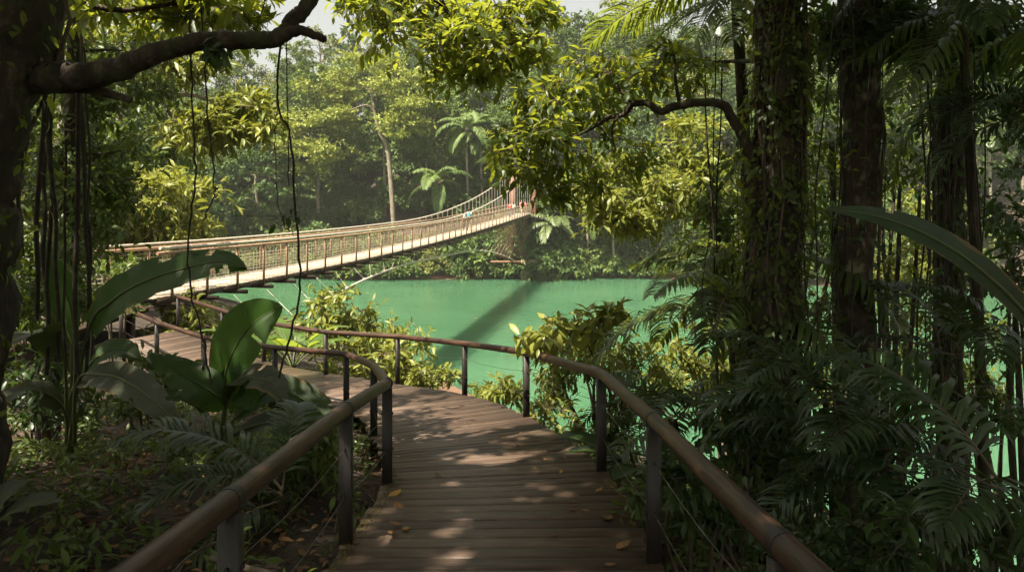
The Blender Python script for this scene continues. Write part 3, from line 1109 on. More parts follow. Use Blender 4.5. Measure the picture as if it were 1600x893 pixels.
for i in range(120):
    xx = g.uniform(-58, 46)
    y = 91 + g.uniform(0, 34)
    if abs(xx - 1.5) < 3 and y < 95:
        continue
    k = g.choice(3, p=[.4, .4, .2])
    dup(bp_[k], (xx, y, gzs(xx, y) - .3), g.uniform(0, 6.28), g.uniform(1.0, 1.7), ('dark green bush in the undergrowth of the far hillside', 'fresh green bush in the undergrowth of the far hillside', 'olive bush in the undergrowth of the far hillside')[k], 'undergrowth bushes on the far hillside', BK[k])
for i in range(36):
    xx = g.uniform(14, 64)
    y = 84 - .2 * (xx - 8) + g.uniform(4, 20)
    k = int(g.integers(3))
    dup(bp_[k], (xx, y, gzs(xx, y) - .3), g.uniform(0, 6.28), g.uniform(1.2, 2.0), ('dark green bush in the undergrowth of the far hillside', 'fresh green bush in the undergrowth of the far hillside', 'olive bush in the undergrowth of the far hillside')[k], 'undergrowth bushes on the far hillside', BK[k])
for (x, y, s) in ((-1.6, 86.6, 1.5), (4.7, 84.9, 1.7), (1.2, 87.2, 2.1), (7.0, 84.6, 1.4), (3.9, 83.6, .95), (-4.5, 86, 1.5), (3.2, 89, 2.2)):
    dup(bp_[int(x * 7) % 2], (x, y, gzs(x, y) - .2), x, s, 'leafy bush crowding the concrete pier and the tower foot', 'bushes round the pier', BK[int(x * 7) % 2])
# ------------------------------------------------------------------ palms
def frond_mesh(name, ln, el0, el1, nl, ll, lw, mat, seed, hang=.6, rr=.02, tilt=.35, start=.16):
    """pinnate frond from the origin along +X: rachis rises at el0 and bends to el1; leaflets on both sides"""
    g = np.random.default_rng(seed)
    n = 22
    t = np.linspace(0, 1, n)
    el = np.radians(el0 + (el1 - el0) * t ** 1.2)
    st = ln / (n - 1)
    x = np.concatenate([[0], np.cumsum(np.cos(el[:-1]) * st)])
    z = np.concatenate([[0], np.cumsum(np.sin(el[:-1]) * st)])
    y = .04 * ln * np.sin(t * 2.2) * g.uniform(-1, 1)
    P = np.stack([x, y, z], 1)
    b = GB()
    tube(b, P, rr * (1 - .85 * t), 6, 1)
    tl = np.linspace(start, .99, nl)
    for sd in (-1, 1):
        tt = tl + g.uniform(-.3, .3, nl) / nl
        tt = np.clip(tt, 0, 1)
        o = np.stack([np.interp(tt, t, P[:, k]) for k in range(3)], 1)
        fw = nrm(np.stack([np.interp(tt, t, np.gradient(P[:, k])) for k in range(3)], 1))
        side = np.tile(np.array([[0, sd, 0.0]]), (nl, 1))
        upv = np.cross(fw, side) * sd
        upv = np.where(upv[:, 2:3] < 0, -upv, upv)
        L = ll * np.sin(np.pi * np.clip(.18 + .78 * (tt - start) / (1 - start), 0, 1)) ** .6 * g.uniform(.85, 1.1, nl)
        d = nrm(side * .85 + fw * (.35 + .5 * tt[:, None]) + upv * tilt + g.standard_normal((nl, 3)) * .07)
        dn = np.array([0, 0, -1.0])
        p1 = o + d * (L * .38)[:, None]
        p2 = p1 + nrm(d + dn * hang * .7) * (L * .34)[:, None]
        p3 = p2 + nrm(d + dn * hang * 1.8) * (L * .30)[:, None]
        wv = nrm(np.cross(d, upv)) * lw * .5
        V = np.stack([o - wv * .35, o + wv * .35, p1 - wv, p1 + wv, p1 + upv * lw * .18, p2 - wv * .8, p2 + wv * .8, p3], 1).reshape(-1, 3)
        k = np.arange(nl)[:, None, None] * 8
        q = np.array([[0, 1, 3, 2], [2, 3, 6, 5]])
        tr = np.array([[5, 6, 7]])
        v = g.random(nl)
        b.add(V, [(k + q[None]).reshape(-1, 4), (k + tr[None]).reshape(-1, 3)], 0, np.concatenate([np.repeat(v, 2), v]))
    return b.mesh(name, [M[mat], M['twig']])


def palm(name, label, base, h, fr, nf, mat, seed, trunk_r=.09, group=None, el=(75, -10), spread=(0, 360), bark='bark_light', top=None, skirt=0):
    """fr: list of frond meshes; fronds are parts around the crown"""
    g = np.random.default_rng(seed)
    root = thing(name, label, 'palm', tuple(base), group)
    tp = np.array([0, 0, h]) if top is None else np.asarray(top, float) - np.asarray(base, float)
    if h > .3 or top is not None:
        b = GB()
        s = cr(np.array([[0, 0, -.5, trunk_r * 1.25], [tp[0] * .35, tp[1] * .35, tp[2] * .45, trunk_r], [*tp, trunk_r * .8]]), 8)
        rings = 1 + .06 * np.sin(np.arange(len(s)) * 3.0)
        tube(b, s[:, :3], s[:, 3] * rings, 9)
        b.build('trunk', M[bark], root, smooth=True, world=False)
    for i in range(nf):
        o = bpy.data.objects.new('frond', fr[i % len(fr)])
        a = math.radians(spread[0] + (spread[1] - spread[0]) * (i + g.uniform(-.25, .25)) / nf)
        pitch = math.radians(g.uniform(-18, 18))
        o.location = tp + np.array([0, 0, g.uniform(-.05, .08)])
        o.rotation_euler = (g.uniform(-.25, .25), pitch, a)
        s = g.uniform(.8, 1.12)
        o.scale = (s, s, s)
        o.parent = root
        C.objects.link(o)
    return root


ff = [frond_mesh('frond', 3.4, 70, -20, 46, 1.0, .15, 'palm_far', 1, .9, .05), frond_mesh('frond', 3.4, 35, -60, 46, 1.0, .15, 'palm_far', 2, .9, .05), frond_mesh('frond', 3.2, 5, -80, 46, .95, .15, 'palm_far', 3, .9, .05)]
fd = [frond_mesh('frond', 5.0, 70, -30, 60, 1.3, .18, 'leaf_far_a', 4, 1.0, .05), frond_mesh('frond', 5.0, 35, -70, 60, 1.3, .18, 'leaf_far_a', 5, 1.0, .05), frond_mesh('frond', 5.0, 0, -85, 60, 1.3, .18, 'leaf_far_a', 6, 1.0, .05)]
fb = [frond_mesh('frond', 4.2, 60, -40, 60, 1.15, .15, 'palm_far', 7, .9, .05), frond_mesh('frond', 4.2, 30, -70, 60, 1.15, .15, 'palm_far', 8, .9, .05), frond_mesh('frond', 4.0, 0, -80, 60, 1.1, .15, 'palm_far', 9, .9, .05)]
for (px, py, d, fr, nf, lab, ty) in (
        (728, 205, 88, fd, 12, 'tall grey green palm with hanging dead fronds above the far end of the bridge', 1),
        (750, 213, 90, fd, 11, 'second tall grey green palm close beside the taller one left of the bridge tower', 1),
        (683, 287, 86.5, fd, 10, 'low fan of palm fronds over the far shore left of the palm pair', 0),
        (862, 352, 85.0, fb, 12, 'bright yellow green palm with drooping fronds beside the bridge pier', 0),
        (882, 330, 88, ff, 9, 'small upright lime palm just behind the bright drooping palm', 0),
        (955, 322, 85, fd, 14, 'tall palm with long drooping fronds on the far shore behind the lit branches', 1),
        (915, 318, 87, ff, 10, 'palm with pale drooping fronds left of the tallest far shore palm', 1),
        (1545, 215, 80, ff, 12, 'pale sunlit palm far off between the dark trunks', 1)):
    t = at(px, py, d)
    base = (t[0] + .4, t[1], gzs(t[0], t[1]))
    palm('palm_tree', lab, base, 1, fr, nf, None, int(px), .16, None, top=t)
# broad-leaved clumps (wild banana) on the far shore


def banana_leaf(gb, mid, W, up=(0, 0, 1), n=30, fold=.25, tear=0, g=RNG, pow_=.75, mi=0, petiole=0.0, curl=.0, ripple=.06):
    """broad leaf blade around a midrib polyline; petiole = share of the midrib that is bare stalk"""
    p = cr(mid, max(2, n // (len(mid) - 1)))
    m = len(p)
    t = np.linspace(0, 1, m)
    tg = nrm(np.gradient(p, axis=0))
    upv = np.asarray(up, float)
    S = nrm(np.cross(tg, upv))
    N = np.cross(S, tg)
    u = np.clip((t - petiole) / (1 - petiole), 0, 1)
    w = W * np.sin(np.pi * u ** pow_) ** .72
    w[u <= 0] = 0
    cols = np.linspace(-1, 1, 13)
    ph = g.uniform(0, 6)
    V = []
    for c in cols:
        fz = fold * abs(c) - curl * c * c
        rip = ripple * np.sin(t * 38 + ph + c * 2) * abs(c) + .4 * ripple * np.sin(t * 90) * abs(c)
        sh = .28 * abs(c)
        V.append(p + S * (w * c)[:, None] + N * (w * (fz + rip))[:, None] + tg * (w * sh)[:, None])
    V = np.stack(V, 1)
    k = len(cols)
    i, j = np.arange(m - 1)[:, None], np.arange(k - 1)[None, :]
    f = np.stack([i * k + j, i * k + j + 1, (i + 1) * k + j + 1, (i + 1) * k + j], -1)
    keep = np.ones((m - 1, k - 1), bool)
    keep[u[:-1] <= 0] = False
    for _ in range(tear):
        r = g.integers(int(m * .3), m - 2)
        dpt = g.integers(2, 5)
        if g.random() < .5:
            keep[r, :dpt] = False
            V[r + 1:, :dpt] += N[r + 1:, None] * -.08 * W * g.uniform(.2, 1)
        else:
            keep[r, -dpt:] = False
            V[r + 1:, -dpt:] += N[r + 1:, None] * -.08 * W * g.uniform(.2, 1)
    pc = np.stack([np.broadcast_to(cols[None, :], (m, k)), np.broadcast_to(t[:, None] * np.linalg.norm(np.diff(p, axis=0), axis=1).sum() / max(W, .01), (m, k)), np.zeros((m, k))], -1)
    gb.add(V.reshape(-1, 3), f[keep], mi, .5 + .0 * g.random(), pc)
    return p


def midrib(gb, p, r, mi=1):
    tube(gb, p, np.linspace(r, r * .15, len(p)), 7, mi)


def veinmat(name, col, dark, trans, tw=.35, rough=.38, blotch=None):
    m, nt, out = newmat(name)
    a = nd(nt, 'ShaderNodeAttribute', attribute_name='pc')
    sx = nd(nt, 'ShaderNodeSeparateXYZ')
    nt.links.new(a.outputs['Vector'], sx.inputs[0])
    ab = nd(nt, 'ShaderNodeMath', operation='ABSOLUTE')
    nt.links.new(sx.outputs[0], ab.inputs[0])
    ma = nd(nt, 'ShaderNodeMath', operation='MULTIPLY_ADD')
    nt.links.new(ab.outputs[0], ma.inputs[0])
    ma.inputs[1].default_value = -.28
    nt.links.new(sx.outputs[1], ma.inputs[2])
    mu = nd(nt, 'ShaderNodeMath', operation='MULTIPLY')
    nt.links.new(ma.outputs[0], mu.inputs[0])
    mu.inputs[1].default_value = 85
    sn = nd(nt, 'ShaderNodeMath', operation='SINE')
    nt.links.new(mu.outputs[0], sn.inputs[0])
    tx = nd(nt, 'ShaderNodeTexCoord')
    nz = nd(nt, 'ShaderNodeTexNoise', Scale=7.0, Detail=6.0, Roughness=.65)
    nt.links.new(tx.outputs['Object'], nz.inputs['Vector'])
    r = ramp(nt, [(.3, dark), (.65, col)])
    nt.links.new(nz.outputs['Fac'], r.inputs[0])
    cl = r.outputs[0]
    if blotch:
        r3 = ramp(nt, [(.60, (0, 0, 0)), (.66, (1, 1, 1))])
        n3 = nd(nt, 'ShaderNodeTexNoise', Scale=5.0, Detail=4.0)
        nt.links.new(tx.outputs['Object'], n3.inputs['Vector'])
        nt.links.new(n3.outputs['Fac'], r3.inputs[0])
        mx = nd(nt, 'ShaderNodeMix', data_type='RGBA')
        nt.links.new(r3.outputs[0], mx.inputs[0])
        nt.links.new(cl, mx.inputs[6])
        mx.inputs[7].default_value = (*blotch, 1)
        cl = mx.outputs[2]
    mrv = nd(nt, 'ShaderNodeMapRange')
    mrv.inputs[1].default_value, mrv.inputs[2].default_value, mrv.inputs[3].default_value, mrv.inputs[4].default_value = -1, 1, .84, 1.06
    nt.links.new(sn.outputs[0], mrv.inputs[0])
    vm = nd(nt, 'ShaderNodeMix', data_type='RGBA', blend_type='MULTIPLY')
    vm.inputs[0].default_value = .8
    nt.links.new(cl, vm.inputs[6])
    nt.links.new(mrv.outputs[0], vm.inputs[7])
    # browned margins, where |across| nears 1 and a noise allows it
    nm = nd(nt, 'ShaderNodeTexNoise', Scale=4.0, Detail=3.0)
    nt.links.new(tx.outputs['Object'], nm.inputs['Vector'])
    em = nd(nt, 'ShaderNodeMath', operation='MULTIPLY')
    nt.links.new(ab.outputs[0], em.inputs[0])
    nt.links.new(nm.outputs['Fac'], em.inputs[1])
    er = ramp(nt, [(.50, (0, 0, 0)), (.58, (1, 1, 1))])
    nt.links.new(em.outputs[0], er.inputs[0])
    bm = nd(nt, 'ShaderNodeMix', data_type='RGBA')
    nt.links.new(er.outputs[0], bm.inputs[0])
    nt.links.new(vm.outputs[2], bm.inputs[6])
    bm.inputs[7].default_value = (.13, .085, .03, 1)
    cl = bm.outputs[2]
    pb = nd(nt, 'ShaderNodeBsdfPrincipled', Roughness=rough)
    nt.links.new(cl, pb.inputs['Base Color'])
    bp = nd(nt, 'ShaderNodeBump', Strength=.4, Distance=.01)
    nt.links.new(sn.outputs[0], bp.inputs['Height'])
    nt.links.new(bp.outputs[0], pb.inputs['Normal'])
    tl = nd(nt, 'ShaderNodeBsdfTranslucent')
    tl.inputs[0].default_value = (*trans, 1)
    mix = nd(nt, 'ShaderNodeMixShader')
    mix.inputs[0].default_value = tw
    nt.links.new(pb.outputs[0], mix.inputs[1])
    nt.links.new(tl.outputs[0], mix.inputs[2])
    nt.links.new(mix.outputs[0], out.inputs[0])
    return m


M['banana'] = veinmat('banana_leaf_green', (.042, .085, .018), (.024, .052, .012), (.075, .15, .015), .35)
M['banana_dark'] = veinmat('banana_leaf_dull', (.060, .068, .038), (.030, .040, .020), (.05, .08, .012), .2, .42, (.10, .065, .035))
M['banana_lit'] = veinmat('banana_leaf_lit', (.12, .20, .04), (.07, .14, .025), (.30, .38, .04), .5)  # lit copy of the banana leaf, sunshine painted into its colour
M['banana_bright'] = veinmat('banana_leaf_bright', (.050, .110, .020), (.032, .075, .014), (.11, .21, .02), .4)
M['strap'] = veinmat('strap_leaf', (.022, .050, .014), (.012, .028, .009), (.03, .07, .008), .2, .5)
M['midrib'] = plain('leaf_midrib', (.075, .09, .03), .45)


def banana_plant(name, label, base, specs, mat, stalk=.05, group=None, seed=1, cat='plant'):
    """specs: list of (midrib points, half width, up, tears, material or None)"""
    g = np.random.default_rng(seed)
    root = thing(name, label, cat, tuple(base), group)
    for sp in specs:
        mid, W, up, tear = sp[:4]
        mt = sp[4] if len(sp) > 4 and sp[4] else mat
        kw = sp[5] if len(sp) > 5 else {}
        b = GB()
        pts = np.asarray(mid, float)
        full = np.vstack([np.asarray(base, float) + g.uniform(-.06, .06, 3) * np.array([1, 1, 0]), pts]) if kw.get('stem', True) else pts
        bl = banana_leaf(b, pts, W, up, 34, kw.get('fold', .22), tear, g, kw.get('pow', .75), 0, kw.get('petiole', .0), kw.get('curl', .0), kw.get('ripple', .05))
        midrib(b, cr(full, 8), kw.get('r', .02))
        b.build('leaf', [M[mt], M['midrib']], root, smooth=True)
    return root


def auto_banana(name, label, base, n, ln, W, mat, seed, group=None, el=(50, 80), bend=70, cat='plant'):
    g = np.random.default_rng(seed)
    specs = []
    for i in range(n):
        a = i * 2.399 + g.uniform(-.4, .4)
        e0 = math.radians(g.uniform(*el))
        L = ln * g.uniform(.7, 1.15)
        pts, p = [], np.asarray(base, float) + np.array([0, 0, ln * .12])
        for k in range(6):
            e = e0 - math.radians(bend) * (k / 5) ** 1.3
            if k:
                p = p + np.array([math.cos(a) * math.cos(e), math.sin(a) * math.cos(e), math.sin(e)]) * L / 5
            pts.append(p.copy())
        specs.append((pts, W * g.uniform(.8, 1.15), (0, 0, 1), int(g.integers(0, 4)), None, dict(petiole=.28, r=.012 * max(1, ln))))
    return banana_plant(name, label, base, specs, mat, group=group, seed=seed, cat=cat)


for i, (px, py, d, s) in enumerate(((1062, 405, 77, 3.2), (1030, 400, 78, 3.0), (845, 415, 81, 2.0))):
    q = at(px, py + 15, d)
    auto_banana('wild_banana', ('wild banana clump with big upright leaves at the right end of the visible far shore', 'wild banana clump left of the larger one on the far shore', 'low broad leaved clump beside the concrete pier')[i],
                (q[0], d, gzs(q[0], d) if gzs(q[0], d) > -10 else -9.6), 9, s, s * .13, 'banana', 50 + i)
# ------------------------------------------------------------------ near bank, left
def R4(p, r):
    return (*p, r)


def gbase(x, y):
    return (x, y, gzs(x, y))


def cbox(x0, x1, y0, y1, z0, z1, n, r, seed):
    g = np.random.default_rng(seed)
    return [(g.uniform(x0, x1), g.uniform(y0, y1), g.uniform(z0, z1), r * g.uniform(.75, 1.25)) for _ in range(n)]


hang = E(650, 22, 100, 42, 8.2, 10.8, 20, 0.50, 1) + E(745, 55, 85, 52, 8.2, 10.4, 26, 0.47, 2) + E(808, 62, 46, 46, 8.4, 10, 10, 0.43, 3) + E(735, 112, 58, 28, 8.4, 10, 9, 0.38, 4) + E(600, 5, 60, 18, 8.4, 10.6, 8, 0.50, 5) + E(830, 15, 30, 20, 8.6, 10, 4, 0.43, 6)
topl = E(250, 5, 160, 35, 6.2, 8.5, 26, .50, 6) + E(330, 30, 70, 25, 6.2, 7.5, 6, .4, 6)
over = [c for c in cbox(-8.5, 1.2, -4, 8.6, 5.2, 9.5, 185, 1.1, 7) if c[1] < 5.0 or c[0] < -6]  + cbox(-9, .5, -6, 2.6, 9.5, 12.5, 125, 1.3, 18)  # out-of-view clumps added overhead to keep sun and sky off the deck
lx = -4.0
ctree('jungle_tree', 'huge dark mossy tree at the left edge with one long thick bare limb reaching across', 'tree',
      [R4(gbase(lx - .25, 5.0), .42), R4(at(-62, 420, 5), .33), R4(at(-50, 280, 5), .30), R4(at(-8, 130, 5), .285), R4(at(36, 0, 5), .28), (-3.4, 5, 3.5, .25), (-3.0, 5.4, 7.0, .16)],
      topl + hang, 'leaf_canopy', .172, .068, 10, 6, 'bark', .55, .4, TL, None, .5, .006, 61, True, .2, ivy=(500, -2.4, 1.5, .09), n=14, tb=.06, extra=(over, 15, 8, .34, .15), dens=1.0,
      limbs=[[R4(at(60, 122, 5), .115), R4(at(110, 118, 5), .10), R4(at(175, 112, 5), .092), R4(at(240, 86, 5), .078), R4(at(290, 70, 5), .070), R4(at(340, 62, 5), .070), R4(at(395, 64, 5), .066), R4(at(437, 58, 5), .062),
              R4(at(460, 30, 5.05), .058), R4(at(490, -10, 5.1), .055), (-1.25, 5.5, 2.4, .055), (-.9, 6.6, 3.6, .05), (-.8, 8.2, 4.3, .045), (-.9, 9.0, 3.6, .035), R4(at(690, 0, 9.0), .030), R4(at(722, 32, 9.0), .026),
              R4(at(738, 52, 9), .022), R4(at(790, 72, 9.1), .016), R4(at(820, 95, 9.1), .008)],
             [R4(at(437, 58, 5), .050), R4(at(470, 48, 4.95), .036), R4(at(507, 62, 4.9), .026)],
             [R4(at(60, 135, 5.1), .06), R4(at(130, 137, 5.1), .045), R4(at(165, 145, 5.1), .036), R4(at(205, 157, 5.1), .024)],
             [R4(at(140, 10, 6.5), .03), R4(at(200, 16, 6.6), .025), R4(at(270, 6, 6.8), .02)]])
# epiphyte on the limb
g = np.random.default_rng(62)
b = GB()
q = at(338, 78, 4.98)
k = 46
P = q + g.standard_normal((k, 3)) * np.array([.05, .04, .03])
D = g.standard_normal((k, 3)) * .6 + np.array([0, 0, -.9])
leaves(b, P, D, g.standard_normal((k, 3)) * .5 + np.array([0, -1, .3]), g.uniform(.08, .17, k), .045, TL, 0, None, g)
tag(b.build('epiphyte', M['leaf_dark']), 'small tuft of dark leaves hanging under the thick bare limb', 'plant')

ctree('jungle_tree', 'slim dark creeper covered tree just right of the huge left trunk', 'tree',
      [R4(gbase(-6.6, 9.6), .16), R4(at(100, 380, 9.6), .13), R4(at(112, 180, 9.6), .11), R4(at(120, -20, 9.6), .09)],
      E(140, 260, 70, 130, 9.2, 11.5, 30, .52, 9) + E(60, 330, 60, 110, 8.8, 10.5, 18, .5, 10) + E(210, 110, 60, 60, 10, 12, 12, .5, 11) + E(90, 450, 70, 60, 7.5, 9.5, 14, .42, 12),
      'leaf_mid', .15, .058, 10, 6, 'bark', .7, .5, TL, None, .5, .005, 63, dens=1.8, ivy=(900, -3, 3, .10))
ctree('jungle_tree', 'sunlit yellow green tree with drooping leaves just beyond the left part of the bridge', 'tree',
      [R4(gbase(-16, 29), .28), (-15.8, 29, -2, .22), (-15.5, 28.6, .4, .12)],
      E(262, 330, 72, 62, 26, 30.5, 40, 1.0, 13) + E(180, 350, 60, 60, 26, 31, 24, 1.1, 14), 'leaf_lit', .44, .125, 11, 7, 'bark_light', .55, .6, TL, None, .5, .012, 64, dens=1.8)
ctree('jungle_tree', 'tall mid green tree rising behind the sunlit tree at the left end of the bridge', 'tree',
      [R4(gbase(-19.5, 33), .3), (-19, 33, 2, .24), (-18.6, 33, 8, .14)],
      E(190, 230, 95, 100, 30, 36, 52, 1.25, 15) + E(120, 330, 70, 90, 31, 36, 24, 1.2, 16), 'leaf_mid', .42, .14, 11, 6, 'bark_light', .6, .45, TL, None, .5, .012, 65, dens=1.8)
ctree('jungle_tree', 'tree with a crooked branch of yellow lit leaves hanging below the thick bare limb', 'tree',
      [R4(gbase(-12.6, 18.4), .2), R4(at(85, 300, 18.2), .17), R4(at(105, 150, 18), .14), R4(at(120, -30, 18), .1)],
      E(375, 185, 58, 38, 17.2, 19, 22, .52, 17) + E(320, 200, 50, 40, 17.2, 19, 14, .5, 18) + E(285, 110, 60, 25, 17.2, 19, 10, .5, 19) + E(170, 60, 80, 50, 17, 20, 16, .7, 20), 'leaf_lit', .27, .088, 14, 7, 'bark_light', .55, .6, TL, None, .45, .008, 66,
      limbs=[[R4(at(108, 140, 18), .10), R4(at(180, 122, 18), .085), R4(at(240, 136, 18), .07), R4(at(262, 150, 18), .062), R4(at(300, 149, 18), .05), R4(at(345, 163, 18), .035), R4(at(390, 178, 18), .015)],
             [R4(at(250, 146, 18), .05), R4(at(264, 180, 18), .04), R4(at(275, 205, 18), .02)]])
# more of the near bank's forest to the left, beyond the bridge
g = np.random.default_rng(67)
NL = ['rounded dark tree crowding the near bank left of the bridge', 'mid green rounded tree crowding the near bank left of the bridge', 'olive tree crowding the near bank left of the bridge', 'tall tiered tree crowding the near bank left of the bridge']
for (x, y, k, s) in ((-24, 37, 1, .95), (-29, 42, 0, 1.1), (-23, 29, 0, .8), (-33, 36, 2, 1), (-36, 44, 1, 1.2), (-20, 24, 3, .8), (-27, 33, 3, 1.1), (-16.5, 22.5, 1, .55), (-26, 22, 0, 1.0), (-34, 28, 1, 1.2)):
    dup(protos[k], gbase(x, y), g.uniform(0, 6), s, NL[k], 'trees on the near bank left of the bridge', PK[k])
# unseen trees added round and behind the viewpoint to block sky and sun
for i, (x, y, lab) in enumerate(((-7.5, -3, 'unseen shade tree added on the bank to the left of the boardwalk'), (6.5, -4, 'unseen shade tree added on the slope to the right of the boardwalk'), (11.5, 5, 'unseen shade tree added downslope of the dark trunks at right'), (-11, 4.5, 'unseen shade tree added upslope behind the huge left trunk'))):
    ctree('jungle_tree', lab, 'tree', [R4(gbase(x, y), .3), (x, y, 2, .25), (x, y, 6.5, .15)],
          cbox(x - 5.5, x + 5.5, y - 5, y + 5, 3.8, 9.5, 60, 1.4, 70 + i) + cbox(x - 3, x + 3, y - 3, y + 3, -.5, 4, 14, 1.2, 80 + i), 'leaf_canopy', .42, .17, 12, 6, 'bark', .6, .4, TQ, None, .5, 0, 70 + i, True)

# banana plants in the left foreground
bp0 = np.array([-3.27, 7.5, gzs(-3.27, 7.5)])
UF = (0, -1, .35)
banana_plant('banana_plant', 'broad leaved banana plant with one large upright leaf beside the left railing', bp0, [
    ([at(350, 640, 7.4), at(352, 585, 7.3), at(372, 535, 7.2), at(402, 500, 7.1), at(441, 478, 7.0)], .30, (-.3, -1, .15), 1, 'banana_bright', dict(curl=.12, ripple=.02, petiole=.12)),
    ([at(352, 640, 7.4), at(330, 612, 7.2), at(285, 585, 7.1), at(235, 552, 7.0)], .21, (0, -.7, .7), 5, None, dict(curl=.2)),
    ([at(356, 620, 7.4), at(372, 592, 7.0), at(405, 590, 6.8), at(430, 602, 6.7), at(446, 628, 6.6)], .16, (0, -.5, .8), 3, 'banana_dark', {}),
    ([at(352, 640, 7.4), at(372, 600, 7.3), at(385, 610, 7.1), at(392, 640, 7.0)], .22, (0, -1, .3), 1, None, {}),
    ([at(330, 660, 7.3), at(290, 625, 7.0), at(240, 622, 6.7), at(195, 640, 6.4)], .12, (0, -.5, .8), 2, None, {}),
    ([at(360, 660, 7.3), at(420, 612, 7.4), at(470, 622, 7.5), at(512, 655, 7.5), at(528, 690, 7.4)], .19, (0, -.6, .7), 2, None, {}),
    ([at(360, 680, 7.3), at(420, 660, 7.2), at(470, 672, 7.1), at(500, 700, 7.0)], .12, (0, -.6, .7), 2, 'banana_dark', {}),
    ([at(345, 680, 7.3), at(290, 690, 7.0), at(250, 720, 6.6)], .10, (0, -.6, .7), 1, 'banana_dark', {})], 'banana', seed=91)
bp1 = np.array([-4.75, 7.3, gzs(-4.75, 7.3)])
banana_plant('banana_plant', 'taller banana plant with a long ragged leaf arching across the bridge railing', bp1, [
    ([at(136, 524, 6.7), at(175, 470, 6.6), at(232, 437, 6.5), at(300, 416, 6.4), at(350, 408, 6.3), at(384, 418, 6.25)], .20, (0, -1, .5), 8, None, dict(pow=.6, ripple=.09, fold=.1)),
    ([at(120, 600, 6.6), at(160, 585, 6.3), at(205, 600, 6.1), at(250, 635, 5.9), at(297, 686, 5.8)], .15, (0, -.75, .7), 3, 'banana_dark', dict(fold=.12)),
    ([at(100, 560, 6.9), at(70, 520, 6.4), at(30, 525, 6.0), at(-40, 560, 5.6)], .17, (0, -.7, .8), 5, 'banana_dark', {}),
    ([at(112, 540, 7.2), at(104, 480, 7.2), at(92, 430, 7.2), at(70, 392, 7.2)], .13, (.5, -1, .1), 2, None, dict(fold=.6)),
    ([at(118, 545, 7.0), at(112, 490, 7.0), at(103, 455, 6.9), at(96, 430, 6.8)], .10, (-.8, -.6, .1), 1, None, dict(fold=.7)),
    ([at(110, 620, 7.2), at(150, 560, 7.2), at(190, 545, 7.2), at(220, 560, 7.2)], .14, (0, -.6, .7), 2, None, {}),
    ([at(100, 640, 7.0), at(60, 610, 6.8), at(20, 615, 6.5), at(-15, 640, 6.3)], .13, (0, -.6, .7), 2, 'banana_dark', {})], 'banana', seed=92)
b0 = np.array([-3.4, 4.2, gzs(-3.4, 4.2)])
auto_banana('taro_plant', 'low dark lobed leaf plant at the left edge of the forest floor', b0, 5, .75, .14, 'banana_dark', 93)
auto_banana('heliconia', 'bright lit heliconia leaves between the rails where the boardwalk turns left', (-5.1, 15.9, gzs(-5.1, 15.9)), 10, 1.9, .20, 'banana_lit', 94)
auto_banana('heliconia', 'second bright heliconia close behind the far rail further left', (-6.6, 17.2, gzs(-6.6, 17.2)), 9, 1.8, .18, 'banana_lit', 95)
auto_banana('heliconia', 'heliconia with broad leaves under the deck by the right railing bend', (1.55, 7.1, gzs(1.55, 7.1)), 8, 1.5, .14, 'banana', 96)


def shrub(label, cl, leaf, L, W, seed, d=None, twigs=9, per=6, base=None, T=TL, droop=.45, flat=.65, name='shrub', stems=1, twr=.005, bark='twig', r0=.02, group=None, wild=.75):
    c = np.asarray(cl)
    if base is None:
        base = (float(c[:, 0].mean()), float(c[:, 1].mean()) + .15)
    bx = gbase(*base)
    top = c[:, :3].mean(0)
    h = max(.3, top[2] - bx[2])
    g = np.random.default_rng(seed)
    limbs = []
    for s in range(stems - 1):
        q = c[g.integers(len(c))]
        limbs.append([(*(np.array(bx) + g.uniform(-.15, .15, 3) * np.array([1, 1, 0]) - np.array([0, 0, .1])), r0), (*((np.array(bx) + q[:3]) / 2 + g.uniform(-.15, .15, 3)), r0 * .8), (*q[:3], r0 * .4)])
    return ctree(name, label, 'shrub', [R4(bx, r0 * 1.3), (*(np.array(bx) * .5 + top * .5 + g.uniform(-.1, .1, 3)), r0), (*(np.array(bx) * .12 + top * .88), r0 * .6)],
                 cl, leaf, L, W, twigs, per, bark, flat, droop, T, group, .3, twr, seed, n=6, sink=.2, limbs=limbs, wild=wild)


# mid-distance, lake side
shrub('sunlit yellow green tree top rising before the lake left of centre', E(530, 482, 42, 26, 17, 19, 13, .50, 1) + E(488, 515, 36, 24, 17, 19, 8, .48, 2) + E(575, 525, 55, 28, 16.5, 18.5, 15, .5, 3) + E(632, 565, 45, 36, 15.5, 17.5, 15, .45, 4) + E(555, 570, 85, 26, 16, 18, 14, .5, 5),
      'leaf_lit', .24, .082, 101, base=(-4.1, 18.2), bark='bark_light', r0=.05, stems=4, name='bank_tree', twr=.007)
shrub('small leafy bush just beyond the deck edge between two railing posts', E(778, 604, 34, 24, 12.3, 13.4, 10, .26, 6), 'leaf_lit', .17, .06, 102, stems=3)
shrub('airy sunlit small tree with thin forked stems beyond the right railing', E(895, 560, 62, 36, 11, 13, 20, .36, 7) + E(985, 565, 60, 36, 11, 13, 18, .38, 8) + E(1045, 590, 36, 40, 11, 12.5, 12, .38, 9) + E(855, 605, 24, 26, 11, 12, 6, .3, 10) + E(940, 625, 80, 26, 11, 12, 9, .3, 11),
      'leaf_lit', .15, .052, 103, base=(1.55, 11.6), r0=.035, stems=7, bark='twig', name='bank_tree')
shrub('dark branch of large drooping palmate leaves leaning over the lake by the right rail', E(845, 522, 34, 12, 8.3, 9, 5, .27, 12) + E(905, 508, 38, 14, 8.4, 9, 6, .28, 13) + E(962, 492, 30, 12, 8.5, 9, 5, .26, 14), 'leaf_lit', .22, .088, 104, base=(1.75, 9.0), twigs=5, per=5, r0=.022, droop=.7, name='sapling')
